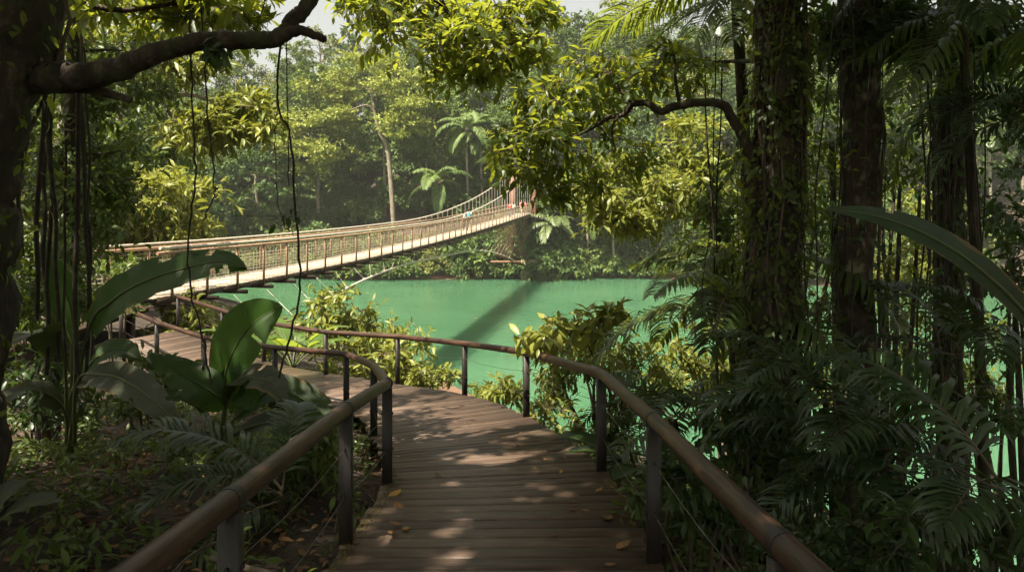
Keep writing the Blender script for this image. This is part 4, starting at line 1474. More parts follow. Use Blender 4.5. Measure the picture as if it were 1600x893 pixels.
shrub('sunlit bush under the near end of the bridge', E(295, 505, 48, 42, 19.5, 22.5, 24, .55, 15) + E(250, 540, 40, 30, 19, 21, 10, .5, 16), 'leaf_lit', .24, .09, 105, r0=.03, stems=4)
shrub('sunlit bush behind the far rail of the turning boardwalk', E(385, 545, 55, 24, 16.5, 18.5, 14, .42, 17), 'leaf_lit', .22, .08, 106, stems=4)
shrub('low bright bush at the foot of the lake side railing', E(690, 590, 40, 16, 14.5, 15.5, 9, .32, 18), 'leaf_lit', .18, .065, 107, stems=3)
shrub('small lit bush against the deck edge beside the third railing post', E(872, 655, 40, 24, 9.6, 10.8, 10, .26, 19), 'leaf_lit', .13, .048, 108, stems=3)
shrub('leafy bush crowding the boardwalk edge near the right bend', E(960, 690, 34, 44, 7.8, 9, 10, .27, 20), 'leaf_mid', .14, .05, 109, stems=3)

# ------------------------------------------------------------------ right: the dark trunks
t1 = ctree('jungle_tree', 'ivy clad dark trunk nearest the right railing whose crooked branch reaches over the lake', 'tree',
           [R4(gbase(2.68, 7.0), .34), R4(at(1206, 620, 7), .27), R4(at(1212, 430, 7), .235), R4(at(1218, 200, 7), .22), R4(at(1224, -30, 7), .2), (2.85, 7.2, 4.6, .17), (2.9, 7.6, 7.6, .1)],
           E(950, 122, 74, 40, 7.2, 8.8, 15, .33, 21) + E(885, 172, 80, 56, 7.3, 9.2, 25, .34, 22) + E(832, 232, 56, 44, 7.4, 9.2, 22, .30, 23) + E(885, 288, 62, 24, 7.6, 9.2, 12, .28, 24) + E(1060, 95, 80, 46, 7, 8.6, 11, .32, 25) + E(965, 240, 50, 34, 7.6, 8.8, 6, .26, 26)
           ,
           'leaf_canopy', .145, .056, 8, 5, 'bark', .6, .5, TL, None, .5, .005, 111, True, .2, ivy=(7000, -3.6, 3.2, .088), n=12, dens=1.1, extra=(cbox(.4, 6, 1, 8.6, 5.0, 9, 70, 1.05, 28), 15, 8, .34, .15),  # extra: unseen clumps added above to darken the right side
           limbs=[[R4(at(1212, 330, 7), .06), R4(at(1180, 250, 7), .055), R4(at(1150, 196, 7.02), .052), R4(at(1132, 166, 7.05), .048), R4(at(1095, 160, 7.1), .044), R4(at(1050, 168, 7.2), .044), R4(at(1034, 175, 7.2), .038), R4(at(1012, 162, 7.25), .035),
                   R4(at(988, 164, 7.3), .033), R4(at(976, 178, 7.4), .030), R4(at(952, 184, 7.5), .026), R4(at(925, 200, 7.7), .020), R4(at(895, 214, 7.9), .013), R4(at(850, 225, 8), .007)],
                  [R4(at(990, 163, 7.3), .018), R4(at(968, 140, 7.3), .014), R4(at(955, 118, 7.4), .008)],
                  [R4(at(965, 180, 7.4), .016), R4(at(956, 205, 7.4), .012), R4(at(962, 235, 7.4), .007)]])
ctree('jungle_tree', 'straight lichen mottled trunk in the middle of the dark right hand trunks', 'tree',
      [R4(gbase(3.85, 7.6), .27), R4(at(1341, 600, 7.6), .205), R4(at(1340, 300, 7.6), .195), R4(at(1338, -20, 7.6), .185), (3.85, 7.7, 5, .16), (3.9, 8, 8, .1)],
      E(1370, 40, 90, 40, 7.2, 8.8, 22, .42, 31), 'leaf_dark', .17, .062, 11, 6, 'bark_lichen', .6, .45, TL, None, .5, .005, 112, True, .2, ivy=(900, -4, 3, .10), n=12, dens=1.4, extra=(cbox(3, 9, 1, 9, 4.4, 9, 70, 1.1, 33), 15, 8, .34, .15))  # extra: unseen overhead clumps added for shade
ctree('jungle_tree', 'farther dark trunk hung with aerial roots at the right', 'tree',
      [R4(gbase(5.8, 9.0), .24), R4(at(1484, 560, 9), .18), R4(at(1486, 280, 9), .165), R4(at(1488, -10, 9), .15), (5.8, 9, 5.5, .12), (5.9, 9.2, 8, .08)],
      E(1510, 60, 90, 50, 8, 9.6, 22, .45, 34), 'leaf_dark', .17, .062, 11, 6, 'bark', .6, .45, TL, None, .5, .005, 113, True, .2, ivy=(2600, -4.5, 2.5, .09), n=12, dens=1.4, extra=(cbox(6, 12, 2, 9.5, 5, 9, 54, 1.15, 35), 15, 8, .34, .15))  # extra: more unseen clumps added overhead as shade
ctree('jungle_tree', 'sunlit yellow green tree between the crooked branch and the far shore palms', 'tree',
      [R4(gbase(5.2, 16.6), .16), R4(at(1120, 420, 16.4), .12), R4(at(1090, 260, 16), .08)],
      E(1005, 300, 100, 60, 14.5, 17.5, 34, .62, 36) + E(1085, 235, 48, 50, 15, 17.5, 16, .6, 37) + E(960, 350, 40, 26, 14.5, 16, 8, .5, 38) + E(1120, 330, 40, 60, 15, 17, 12, .6, 39), 'leaf_lit', .24, .08, 10, 6, 'bark_light', .5, .45, TL, None, .4, .007, 114, dens=1.6)
scr = [('slender sapling filling the gap between the ivy trunk and the mottled trunk', (4.3, 11), E(1275, 330, 45, 240, 10, 13, 36, .45, 41), 'leaf_mid', .15),
       ('sunlit sapling seen between the mottled trunk and the root hung trunk', (7.2, 13), E(1420, 430, 55, 150, 12, 15, 36, .55, 42), 'leaf_lit', .18),
       ('dark leafy sapling in the upper gap left of the root hung trunk', (6.6, 12), E(1410, 200, 55, 110, 11, 13, 20, .48, 43), 'leaf_mid', .16),
       ('dark leafy sapling filling the right edge', (7.6, 10), E(1570, 330, 50, 230, 9, 11.5, 34, .5, 44), 'leaf_dark', .16),
       ('leafy sapling hugging the left side of the ivy clad trunk', (3.4, 9.2), E(1140, 380, 45, 150, 8.6, 10.5, 26, .38, 45), 'leaf_mid', .14),
       ('yellow lit bush low on the bank behind the ivy clad trunk', (4.6, 13.2), E(1120, 560, 75, 70, 12, 14, 26, .45, 46), 'leaf_lit', .16),
       ('lit bush low on the bank behind the mottled trunk', (7.4, 14), E(1320, 600, 110, 60, 13, 16, 18, .46, 47), 'leaf_lit', .17),
       ('lit bush low on the bank near the right edge', (9.6, 13.5), E(1530, 560, 70, 70, 12.5, 15, 15, .48, 48), 'leaf_lit', .17)]
for i, (lab, bs, cl, lf, L) in enumerate(scr):
    shrub(lab, cl, lf, L, L * .38, 120 + i, base=bs, r0=.045, stems=4, twigs=11, per=6, name='sapling' if 'sapling' in lab else 'shrub', bark='bark')
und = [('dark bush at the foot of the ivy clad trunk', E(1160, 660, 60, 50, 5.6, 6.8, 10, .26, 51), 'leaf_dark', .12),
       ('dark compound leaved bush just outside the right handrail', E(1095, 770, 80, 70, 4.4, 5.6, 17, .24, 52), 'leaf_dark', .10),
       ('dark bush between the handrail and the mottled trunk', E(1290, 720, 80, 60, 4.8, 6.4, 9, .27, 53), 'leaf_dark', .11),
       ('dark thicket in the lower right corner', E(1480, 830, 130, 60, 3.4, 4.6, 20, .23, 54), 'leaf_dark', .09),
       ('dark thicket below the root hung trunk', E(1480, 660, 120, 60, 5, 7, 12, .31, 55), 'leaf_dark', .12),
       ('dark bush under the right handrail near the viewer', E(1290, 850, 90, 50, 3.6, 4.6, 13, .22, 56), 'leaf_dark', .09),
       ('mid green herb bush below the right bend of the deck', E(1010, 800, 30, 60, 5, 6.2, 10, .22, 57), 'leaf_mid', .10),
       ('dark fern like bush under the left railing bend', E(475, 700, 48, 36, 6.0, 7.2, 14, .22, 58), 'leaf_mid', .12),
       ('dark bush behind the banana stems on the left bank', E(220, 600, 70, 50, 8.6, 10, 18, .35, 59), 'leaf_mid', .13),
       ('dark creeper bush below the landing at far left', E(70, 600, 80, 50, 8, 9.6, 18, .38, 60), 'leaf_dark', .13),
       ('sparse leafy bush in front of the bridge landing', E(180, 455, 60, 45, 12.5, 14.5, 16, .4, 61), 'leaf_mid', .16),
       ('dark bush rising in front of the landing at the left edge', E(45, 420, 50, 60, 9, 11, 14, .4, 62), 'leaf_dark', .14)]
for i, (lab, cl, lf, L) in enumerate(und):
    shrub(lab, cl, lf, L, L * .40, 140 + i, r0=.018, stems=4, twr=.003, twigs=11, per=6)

# palms on the right
pa = [frond_mesh('frond', 2.1, 25, -40, 46, .62, .036, 'palm_near', 11, .95, .016), frond_mesh('frond', 2.2, 5, -60, 46, .66, .036, 'palm_near', 12, .95, .016), frond_mesh('frond', 2.0, -10, -70, 46, .62, .036, 'palm_near', 13, .95, .016)]
pdk = [frond_mesh('frond', 1.25, 55, -25, 30, .40, .032, 'palm_dark', 21, .7, .010), frond_mesh('frond', 1.3, 35, -55, 30, .40, .032, 'palm_dark', 22, .8, .010), frond_mesh('frond', 1.2, 15, -70, 30, .38, .032, 'palm_dark', 23, .8, .010)]
pl = [frond_mesh('frond', 1.7, 30, -45, 40, .50, .036, 'palm_near', 31, 1.0, .013), frond_mesh('frond', 1.7, 10, -60, 40, .50, .036, 'palm_near', 32, 1.0, .013)]


def palm_at(lab, px, py, d, fr, nf, seed, spread=(0, 360), r=.06, bark='bark', off=(.15, .1)):
    t = at(px, py, d)
    palm('palm_tree', lab, gbase(t[0] + off[0], t[1] + off[1]), 1, fr, nf, None, seed, r, None, None, spread, bark, t)


palm_at('palm with backlit yellow green fronds hanging from the top edge right of centre', 1150, -12, 9.2, pa, 9, 201, (120, 290), .09, off=(.5, .4))
palm_at('palm with fronds spreading left in front of the lake below the crooked branch', 1195, 405, 8.4, pl, 7, 202, (60, 330), .05)
palm_at('palm with a long comb of drooping leaflets over the lake at middle right', 1140, 480, 7.7, pl, 7, 203, (60, 330), .045)
palm_at('small palm by the foot of the ivy clad trunk with arching grey green fronds', 1290, 625, 5.4, pdk, 5, 204, (105, 290), .03)
palm_at('small dark palm below the mottled trunk arching left', 1390, 735, 4.9, pdk, 5, 205, (105, 290), .03)
palm_at('small dark palm at the right edge of the lower thicket', 1570, 790, 3.9, pdk, 5, 206, (105, 290), .03)
palm_at('feathery dark palm between the mottled and root hung trunks', 1500, 560, 6.3, pdk, 5, 207, (105, 290), .03)
palm_at('small palm tuft outside the right rail above the lake', 1055, 655, 7.4, pdk, 9, 208, (0, 360), .03)
palm_at('palm with hanging leaflets at the top right corner', 1620, 30, 7.0, pa, 7, 209, (110, 280), .06, off=(.6, .3))
palm_at('dark palm fan at the right edge halfway up', 1640, 190, 6.0, pdk, 8, 210, (90, 300), .04, off=(.4, .2))
palm_at('palm with a pale dry frond hanging near the top right', 1500, -30, 6.6, pdk, 6, 211, (120, 270), .05, off=(.5, .3))
palm_at('fern palm on the dark bank under the left railing', 440, 775, 5.4, pdk, 6, 212, (100, 260), .02, off=(0, 0))
palm_at('backlit lime palm behind the gap left of the mottled trunk', 1300, 225, 11, pl, 8, 213, (0, 360), .06)
lf0 = at(1640, 560, 3.1)
banana_plant('ginger_plant', 'giant dark strap leaf arching in from the right edge', (2.75, 3.2, gzs(2.75, 3.2)), [
    ([at(1700, 640, 3.2), at(1610, 500, 3.1), at(1530, 420, 3.05), at(1450, 368, 3.0), at(1370, 338, 3.0), at(1285, 325, 3.0)], .066, (-.35, -1, .55), 1, None, dict(pow=.85, r=.014, fold=.18, ripple=.02))], 'strap', seed=97)

# ------------------------------------------------------------------ lianas
LG = 'hanging lianas'
lian = [('long thin liana crossing the bridge railing and looping down to the deck at left', [(294, -20), (300, 130), (304, 240), (306, 285), (294, 375), (299, 458), (318, 530), (331, 600)], 5.2, .007),
        ('liana hanging straight from the limb just right of the looping one', [(312, -20), (322, 130), (334, 280), (336, 300), (316, 345)], 5.15, .006),
        ('thin liana hanging from the elbow of the thick limb, kinked midway, down to the handrail', [(438, 60), (434, 165), (453, 210), (459, 300), (468, 440), (455, 520), (436, 590)], 5.0, .008),
        ('fine liana hanging beside the kinked one', [(447, 60), (450, 190), (452, 290)], 4.98, .004),
        ('fine short liana dropping from the limb elbow', [(434, 170), (430, 230), (436, 330), (458, 368)], 5.0, .0035),
        ('thin twig like liana left of the sky gap', [(418, -15), (398, 45), (380, 20)], 5.0, .004)]
for lab, pts, d, r in lian:
    b = GB()
    P = cr(np.array([at(x, y, d + .05 * math.sin(i * 2)) for i, (x, y) in enumerate(pts)]), 7)
    P[1:-1] += np.random.default_rng(int(pts[0][0])).standard_normal((len(P) - 2, 3)) * .006
    tube(b, P, r, 6)
    tag(b.build('liana', M['liana'], smooth=True), lab, 'liana', LG)
g = np.random.default_rng(301)
b = GB()
q = at(456, 338, 5.0)
P = q + g.standard_normal((9, 3)) * np.array([.12, .03, .03])
leaves(b, P, g.standard_normal((9, 3)) + np.array([0, 0, -.4]), g.standard_normal((9, 3)) * .4 + np.array([0, -.6, .8]), .10, .045, TL, 0, None, g)
sticks(b, np.tile(q, (9, 1)), P, .003, .002)
tag(b.build('leaf_sprig', M['leaf_dark']), 'small sprig of dark leaves on the kinked liana in front of the far bank', 'leaves')
for i in range(34):
    x = g.choice([g.uniform(1095, 1260), g.uniform(1300, 1380), g.uniform(1420, 1540)])
    d = g.uniform(6.3, 8.6)
    y0, y1 = g.uniform(-30, 120), g.uniform(380, 720)
    n_ = 7
    ys_ = np.linspace(y0, y1, n_)
    xx = x + np.cumsum(g.standard_normal(n_)) * 5
    P = cr(np.array([at(a, c_, d) for a, c_ in zip(xx, ys_)]), 5)
    b = GB()
    tube(b, P, g.uniform(.004, .011), 5)
    tag(b.build('liana', M['liana'], smooth=True), 'thin dark liana hanging among the ivy covered trunks at right', 'liana', 'lianas among the right hand trunks')
for i in range(9):
    x = g.uniform(62, 135)
    d = g.uniform(6.0, 7.5)
    ys_ = np.linspace(g.uniform(60, 200), g.uniform(470, 600), 7)
    xx = x + np.cumsum(g.standard_normal(7)) * 4
    P = cr(np.array([at(a, c_, d) for a, c_ in zip(xx, ys_)]), 5)
    b = GB()
    tube(b, P, g.uniform(.006, .022), 6)
    tag(b.build('liana', M['liana'], smooth=True), 'dark ropey liana hanging beside the huge left trunk', 'liana', 'lianas beside the left trunk')

# ------------------------------------------------------------------ forest floor
g = np.random.default_rng(401)
n = 15000
X, Y = g.uniform(-9, -1.0, n), g.uniform(1.5, 13, n)
m_ = g.random(n) < .35
X[m_], Y[m_] = g.uniform(.9, 7, m_.sum()), g.uniform(1.5, 10, m_.sum())
Z = gz(X, Y) + .015 + g.uniform(0, .03, n)
b = GB()
a = g.uniform(0, 6.28, n)
D = np.stack([np.cos(a), np.sin(a), g.uniform(-.25, .25, n)], 1)
leaves(b, np.stack([X, Y, Z], 1), D, np.array([0, 0, 1.0]) + g.standard_normal((n, 3)) * .35, g.uniform(.03, .14, n), g.uniform(.02, .055, n), TL, 0, g.random(n) ** 1.6, g)
tag(b.build('leaf_litter', M['dead']), kind='stuff')
n = 900
X, Y = g.uniform(-8, -1.2, n), g.uniform(2.2, 13, n)
m_ = g.random(n) < .45
X[m_], Y[m_] = g.uniform(1.1, 7, m_.sum()), g.uniform(2, 12, m_.sum())
keep = (g.random(n) < np.clip((Y - 1.0) / 3.5, .4, 1)) | (X > 0)
X, Y = X[keep], Y[keep]
cl = np.stack([X, Y, gz(X, Y) + .12, g.uniform(.12, .30, len(X))], 1)
b, w = GB(), GB()
foliage(b, g, cl, 7, 5, .105, .038, .5, .4, TL, 0, (b, .003, 1), .5)
tag(b.build('undergrowth', [M['leaf_mid'], M['twig']]), kind='stuff')
g = np.random.default_rng(402)
b = GB()
n = 420
X, Y = g.uniform(-7, -1.2, n), g.uniform(2, 11, n)
a = g.uniform(0, 6.28, n)
ln = g.uniform(.15, .6, n)
P0 = np.stack([X, Y, gz(X, Y) + .02], 1)
P1 = P0 + np.stack([np.cos(a) * ln, np.sin(a) * ln, g.uniform(-.01, .06, n)], 1)
sticks(b, P0, P1, g.uniform(.003, .010, n), .003, 0, g.random(n), 5)
tag(b.build('twig_litter', M['twig']), kind='stuff')
for lab, pts, r in (('bent dry stick lying on the dark forest floor at lower left', [(210, 893, 3.7), (262, 800, 4.1), (312, 715, 4.5), (385, 700, 4.8)], .009),
                    ('thick rotten stick half buried in the leaf litter at lower left', [(330, 795, 4.4), (380, 815, 4.3), (440, 838, 4.2)], .022)):
    b = GB()
    P = np.array([at(x, y, d) for x, y, d in pts])
    P[:, 2] = np.maximum(gz(P[:, 0], P[:, 1]) + r, np.minimum(P[:, 2], gz(P[:, 0], P[:, 1]) + .25))
    tube(b, cr(P, 6), r, 7, bump=.1)
    tag(b.build('fallen_stick', M['twig'], smooth=True), lab, 'stick')

# fallen leaves on the planks


def on_deck(px, py):
    """where the ray through a photo pixel meets the planks"""
    best = None
    for d in np.linspace(2.5, 16, 1200):
        q = at(px, py, d)
        dl = np.hypot(A[:, 0] - q[0], A[:, 1] - q[1]) + np.hypot(Bq[:, 0] - q[0], Bq[:, 1] - q[1])
        z = A[int(np.argmin(dl)), 2]
        if q[2] <= z:
            q[2] = z
            return q
    return at(px, py, 6)


fl = [(617, 773, .085, 1, 'curled yellow leaf lying near the left deck edge'), (622, 793, .07, 0, 'tan curled leaf just below the yellow one at the left deck edge'), (634, 829, .055, 1, 'small bright yellow leaf on the lower left planks'),
      (612, 834, .05, 0, 'brown crumpled leaf beside the small bright yellow leaf'), (617, 821, .06, 0, 'flat tan leaf on the left planks between two others'), (974, 856, .075, 0, 'pale leaf at the lower right deck edge'), (950, 811, .085, 0, 'pale broad leaf at the right deck edge by the mossy board end'),
      (953, 884, .05, 0, 'pale leaf at the very bottom of the deck on the right'), (895, 798, .045, 0, 'small pale leaf right of the lower sun patch'), (917, 800, .05, 0, 'small tan leaf between the lower sun patch and the right edge'), (784, 684, .06, 0, 'curled dead leaf standing above the bright sun patch'),
      (810, 698, .05, 0, 'pale curled leaf at the upper right of the bright sun patch'), (684, 743, .05, 0, 'curled pale leaf left of the bright sun patch'), (641, 661, .05, 0, 'pale fleck of leaf at the foot of the inner bend'), (936, 768, .05, 0, 'tan leaf on the right deck edge above the mossy boards')]
lfb = []
for i in range(3):
    b = GB()
    gg = np.random.default_rng(500 + i)
    pts = np.array([[-.5, 0, .05], [-.2, 0, .015], [.15, 0, .02], [.5, 0, .12 + .06 * i]])
    banana_leaf(b, pts, .27, (0, 0, 1), 12, .25 + .15 * i, 0, gg, .8, 0, 0, .0, .04)
    tube(b, [(-.5, 0, .05), (-.7, .03, .03)], .012, 5)
    lfb.append(b)
LM = {(i, c_): lfb[i].mesh('fallen_leaf', M[('dead', 'dead_yellow')[c_]], True) for i in range(3) for c_ in range(2)}
g = np.random.default_rng(502)
for i, (px, py, s, c_, lab) in enumerate(fl):
    q = on_deck(px, py)
    o = bpy.data.objects.new('fallen_leaf', LM[(i % 3, c_)])
    o.location = q + np.array([0, 0, .004])
    o.rotation_euler = (0, math.radians(-7), g.uniform(0, 6.28))
    o.scale = (s * 1.6,) * 3
    C.objects.link(o)
    tag(o, lab, 'leaf', 'fallen leaves on the boardwalk')
for i in range(46):
    k = int(g.integers(24, 95))
    t = g.random()
    t = t ** 1.6 if g.random() < .5 else 1 - t ** 1.6 * .5
    q = A[k] * (1 - t) + Bq[k] * t
    o = bpy.data.objects.new('leaf_scrap', LM[(int(g.integers(3)), int(g.random() < .15))])
    o.location = q + np.array([0, 0, .005])
    o.rotation_euler = (0, math.radians(-6), g.uniform(0, 6.28))
    o.scale = (g.uniform(.025, .06),) * 3
    C.objects.link(o)
    tag(o, 'tiny dry leaf scrap scattered on the boardwalk planks', 'leaf', 'leaf scraps on the boardwalk')
g = np.random.default_rng(505)
for i in range(18):
    px, py = g.uniform(560, 1010), 436 + 95 * g.random() ** 2.2
    d = -WZ * F / (py - HY)
    q = at(px, py, d)
    o = bpy.data.objects.new('floating_leaf', LM[(i % 3, 0)])
    o.location = (q[0], q[1], WZ + .01)
    o.rotation_euler = (0, 0, g.uniform(0, 6.28))
    o.scale = (g.uniform(.18, .38),) * 3
    C.objects.link(o)
    tag(o, 'small pale leaf floating on the green lake', 'leaf', 'leaves floating on the lake')
# mossy board ends at the right edge
b = GB()
g = np.random.default_rng(503)
for k in range(len(A)):
    for (sd, y0, y1, pr_) in ((1, 4.6, 5.7, .9), (0, 3.4, 6.2, .55)):
        P_ = (Bq if sd else A)[k]
        O_ = (A if sd else Bq)[k]
        if not (y0 < P_[1] < y1):
            continue
        e = nrm(O_ - P_)
        n_ = 90
        tt = np.abs(g.standard_normal(n_)) * (.05 if sd else .04)
        sp_ = P_ - e * .02 + e * tt[:, None] + np.array([0, 1, -.126]) * g.uniform(.004, .16, n_)[:, None]
        kk = g.random(n_) < pr_
        sp_ = sp_[kk]
        leaves(b, sp_ + np.array([0, 0, .004]), g.standard_normal((len(sp_), 3)) * np.array([1, 1, .3]), np.array([0, 0, 1.0]) + g.standard_normal((len(sp_), 3)) * .3, .014, .012, TQ, 0, None, g)
tag(b.build('moss', M['moss']), kind='stuff')

# ------------------------------------------------------------------ people on the bridge


def skin_mesh(name, verts, edges, radii, mats, sub=2):
    me = bpy.data.meshes.new(name + '_cage')
    me.from_pydata(verts, edges, [])
    o = bpy.data.objects.new(name + '_cage', me)
    C.objects.link(o)
    sk = o.modifiers.new('skin', 'SKIN')
    sk.use_smooth_shade = True
    for i, r in enumerate(radii):
        v = me.skin_vertices[0].data[i]
        v.radius = r if isinstance(r, tuple) else (r, r)
        v.use_root = (i == 0)
    ss = o.modifiers.new('subd', 'SUBSURF')
    ss.levels = ss.render_levels = sub
    dg = bpy.context.evaluated_depsgraph_get()
    dg.update()
    nm = bpy.data.meshes.new_from_object(o.evaluated_get(dg))
    nm.name = name
    nm.materials.clear()
    for m in mats:
        nm.materials.append(m)
    bpy.data.objects.remove(o)
    bpy.data.meshes.remove(me)
    return nm


SKIN = plain('skin', (.36, .20, .13), .55)
HAIR = plain('dark_hair', (.02, .015, .012), .6)


def person(label, loc, rz, h, shirt, legs, pack=None, arm=0.0, hat=None, stride=.10):
    s = h / 1.72
    root = thing('person', label, 'person', tuple(loc), 'people on the bridge')
    root.rotation_euler = (0, 0, rz)
    J = dict(pel=(0, 0, .93), bel=(0, .01, 1.10), che=(0, .0, 1.30), nek=(0, .0, 1.47), hd0=(0, .01, 1.56), hd1=(0, .015, 1.64), hd2=(0, .0, 1.70))
    V, Ed, Rr, idx = [], [], [], {}

    def add(k, p, r, par=None):
        idx[k] = len(V)
        V.append(tuple(c_ * s for c_ in p))
        Rr.append((r[0] * s, r[1] * s) if isinstance(r, tuple) else r * s)
        if par:
            Ed.append((idx[par], idx[k]))
    add('pel', J['pel'], (.15, .10))
    add('bel', J['bel'], (.13, .095), 'pel')
    add('che', J['che'], (.165, .105), 'bel')
    add('nek', J['nek'], .055, 'che')
    add('hd0', J['hd0'], (.065, .075), 'nek')
    add('hd1', J['hd1'], (.08, .095), 'hd0')
    add('hd2', J['hd2'], (.055, .065), 'hd1')
    for sd, st in ((-1, stride), (1, -stride)):
        t = 'l' if sd < 0 else 'r'
        add(t + 'hip', (sd * .10, 0, .86), .085, 'pel')
        add(t + 'kne', (sd * .10, st * .8 + .03, .48), .058, t + 'hip')
        add(t + 'ank', (sd * .10, st * 1.3, .09), .042, t + 'kne')
        add(t + 'toe', (sd * .11, st * 1.3 + .16, .035), .035, t + 'ank')
        add(t + 'sho', (sd * .19, 0, 1.40), .062, 'che')
        a_ = arm if sd > 0 else 0.1
        add(t + 'elb', (sd * (.24 + .10 * a_), .05 + .12 * a_, 1.13 + .12 * a_), .044, t + 'sho')
        add(t + 'wri', (sd * (.26 + .22 * a_), .14 + .15 * a_, .90 + .30 * a_), .030, t + 'elb')
        add(t + 'pal', (sd * (.26 + .27 * a_), .17 + .17 * a_, .83 + .33 * a_), (.034, .022), t + 'wri')
        for q_, dx in enumerate((-.024, -.008, .008, .024)):
            add(t + 'f%d' % q_, (sd * (.26 + .29 * a_) + dx, .19 + .18 * a_, .745 + .34 * a_ + .008 * abs(q_ - 1.4)), .009, t + 'pal')
        add(t + 'th', (sd * (.225 + .27 * a_), .20 + .17 * a_, .80 + .33 * a_), .010, t + 'pal')
    # the face: a nose
    add('nose', (0, .112, 1.615), .014, 'hd1')

    def link(nm, me, mt):
        me.materials.clear()
        me.materials.append(mt)
        o = bpy.data.objects.new(nm, me)
        C.objects.link(o)
        o.parent = root
        return o
    link('body', skin_mesh('body', V, Ed, Rr, [SKIN]), SKIN)

    def sub(keys, edges, grow, tip=None):
        vs = [V[idx[k]] for k in keys]
        rs = [tuple(c_ + grow * s for c_ in (r if isinstance(r, tuple) else (r, r))) for r in (Rr[idx[k]] for k in keys)]
        return vs, [(keys.index(a_), keys.index(c_)) for a_, c_ in edges], rs
    v, e, r = sub(['bel', 'pel', 'che', 'lsho', 'rsho', 'lelb', 'relb'], [('bel', 'pel'), ('bel', 'che'), ('che', 'lsho'), ('che', 'rsho'), ('lsho', 'lelb'), ('rsho', 'relb')], .022)
    link('shirt', skin_mesh('shirt', v, e, r, [shirt]), shirt)
    v, e, r = sub(['pel', 'lhip', 'rhip', 'lkne', 'rkne', 'lank', 'rank'], [('pel', 'lhip'), ('pel', 'rhip'), ('lhip', 'lkne'), ('rhip', 'rkne'), ('lkne', 'lank'), ('rkne', 'rank')], .016)
    link('trousers', skin_mesh('trousers', v, e, r, [legs]), legs)
    b = GB()
    for i, (z, r) in enumerate(((1.60, .0), )):
        n_ = 12
        rings = []
        for zz, rr, oy in ((1.585, .088, -.02), (1.64, .103, -.012), (1.70, .096, -.006), (1.745, .06, 0), (1.757, .01, 0)):
            an = np.arange(n_) * 2 * math.pi / n_
            fr = np.where(np.sin(an) > .35, .55 if zz < 1.66 else 1, 1)
            rings.append(np.stack([rr * .9 * np.cos(an), rr * 1.08 * np.sin(an) * fr + oy, zz + 0 * an], 1) * s)
        Vv = np.concatenate(rings)
        ii_, jj_ = np.arange(len(rings) - 1)[:, None], np.arange(n_)[None, :]
        b.add(Vv, np.stack([ii_ * n_ + jj_, ii_ * n_ + (jj_ + 1) % n_, (ii_ + 1) * n_ + (jj_ + 1) % n_, (ii_ + 1) * n_ + jj_], -1).reshape(-1, 4))
    b.build('hat' if hat else 'hair', hat or HAIR, root, smooth=True, world=False)
    if pack:
        b = GB()
        box(b, (0, -.19 * s, 1.22 * s), (.30 * s, .17 * s, .44 * s), bev=.05)
        box(b, (0, -.285 * s, 1.14 * s), (.22 * s, .05 * s, .2 * s), bev=.02)
        for sd in (-.10, .10):
            tube(b, np.array([(sd, -.11, 1.42), (sd, .02, 1.46), (sd, .13, 1.33), (sd * 1.3, .09, 1.12), (sd * 1.2, -.1, 1.05)]) * s, .018 * s, 5)
        tag(b.build('backpack', pack, None, smooth=False), label.split(' walking')[0].split(' leaning')[0] + ' - the backpack' if False else None)
        o = [x for x in bpy.data.objects if x.name.startswith('backpack') and x.parent is None and 'label' not in x][-1]
        o.parent = root
    return root


white, blue, red, pink, grey, dark, tan, beige = (plain('cloth_' + n_, c_) for n_, c_ in (('white', (.62, .62, .60)), ('blue', (.06, .30, .50)), ('red', (.50, .035, .045)), ('pink', (.62, .14, .18)), ('grey', (.12, .12, .13)), ('dark', (.03, .03, .035)), ('tan', (.34, .24, .14)), ('beige', (.55, .46, .36))))
bz = math.atan2(-.185, 1)
person('walker in a white shirt and dark trousers reaching toward the bridge rail', bpnt(55.6, .75), bz + 1.4, 1.7, white, dark, None, 1.0)
person('walker in a white top carrying a turquoise backpack on the bridge', bpnt(57.0, .85), bz + .15, 1.76, white, tan, blue, .15)
person('dark haired person in dark clothes leaning at the far bridge rail', bpnt(60.0, 1.55), bz + 2.2, 1.66, dark, dark, None, .6)
person('person in a red shirt walking near the bridge tower', bpnt(76.0, .95), bz + 3.0, 1.74, red, grey)
person('person in a white top between the red shirt and the pink shirts at the tower', bpnt(79.5, 1.2), bz, 1.55, white, grey)
person('person in a pink shirt at the far end of the bridge', bpnt(82.0, .7), bz + 3.0, 1.74, pink, beige)
person('second person in a deeper pink shirt right beside the pink shirt at the far end', bpnt(82.8, .45), bz + 2.8, 1.62, pink, dark)

# ------------------------------------------------------------------ air, sky, sun, camera
HAZE = True
if HAZE:
    b = GB()
    box(b, (0, 125, 22), (830, 770, 72.4))
    m, nt, out = newmat('humid_air')
    v = nd(nt, 'ShaderNodeVolumePrincipled')
    v.inputs['Color'].default_value = (.93, .95, .88, 1)
    v.inputs['Density'].default_value = .0003
    v.inputs['Anisotropy'].default_value = .0
    nt.links.new(v.outputs[0], out.inputs['Volume'])
    tag(b.build('haze', m), kind='stuff')

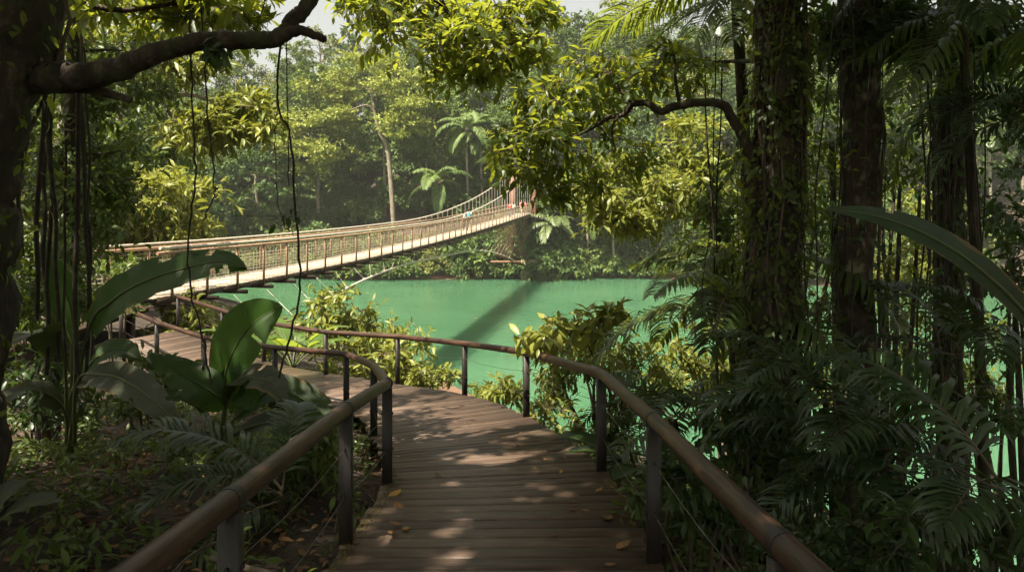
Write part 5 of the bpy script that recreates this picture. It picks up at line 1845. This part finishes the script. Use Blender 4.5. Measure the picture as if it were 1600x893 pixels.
w = bpy.data.worlds.new('World')
bpy.context.scene.world = w
w.use_nodes = True
nt = w.node_tree
bg = nt.nodes['Background']
sky = nt.nodes.new('ShaderNodeTexSky')
sky.sky_type = 'NISHITA'
sky.sun_disc = False
sky.sun_elevation = SUN_EL
sky.sun_rotation = SUN_AZ
sky.air_density = 1.2
sky.dust_density = 4.0
sky.ozone_density = 1.0
hs = nt.nodes.new('ShaderNodeHueSaturation')          # thin bright cloud: the blue is washed out
hs.inputs['Saturation'].default_value = .28
hs.inputs['Value'].default_value = 1.15
nt.links.new(sky.outputs[0], hs.inputs['Color'])
tn = nt.nodes.new('ShaderNodeMix')
tn.data_type = 'RGBA'
tn.blend_type = 'MULTIPLY'
tn.inputs[0].default_value = 1
tn.inputs[7].default_value = (1, .97, .88, 1)
nt.links.new(hs.outputs[0], tn.inputs[6])
nt.links.new(tn.outputs[2], bg.inputs[0])
bg.inputs[1].default_value = .055
sl = bpy.data.lights.new('sun', 'SUN')
sl.energy = 5.0
sl.angle = math.radians(.5)
sl.color = (1, .91, .74)
so = bpy.data.objects.new('sun', sl)
so.rotation_euler = Vector(SUN).to_track_quat('Z', 'Y').to_euler()
C.objects.link(so)

cam = bpy.data.cameras.new('camera')
cam.sensor_width = 36
cam.lens = 36 * F / 1600
cam.shift_y = -(446.5 - HY) / 1600
cam.clip_start = .05
cam.clip_end = 3000
co = bpy.data.objects.new('camera', cam)
co.rotation_euler = (math.radians(90), 0, 0)
C.objects.link(co)
sc = bpy.context.scene
sc.camera = co
sc.view_settings.view_transform = 'Standard'
sc.view_settings.look = 'None'
sc.view_settings.exposure = 1.72
sc.view_settings.gamma = 1
sc.render.engine = 'CYCLES'
cy = sc.cycles
cy.use_denoising = True
cy.max_bounces = 7
cy.diffuse_bounces = 4
cy.glossy_bounces = 2
cy.transmission_bounces = 4
cy.volume_bounces = 1
cy.caustics_reflective = False
cy.caustics_refractive = False
cy.sample_clamp_indirect = 4
cy.use_adaptive_sampling = True
cy.adaptive_threshold = .02
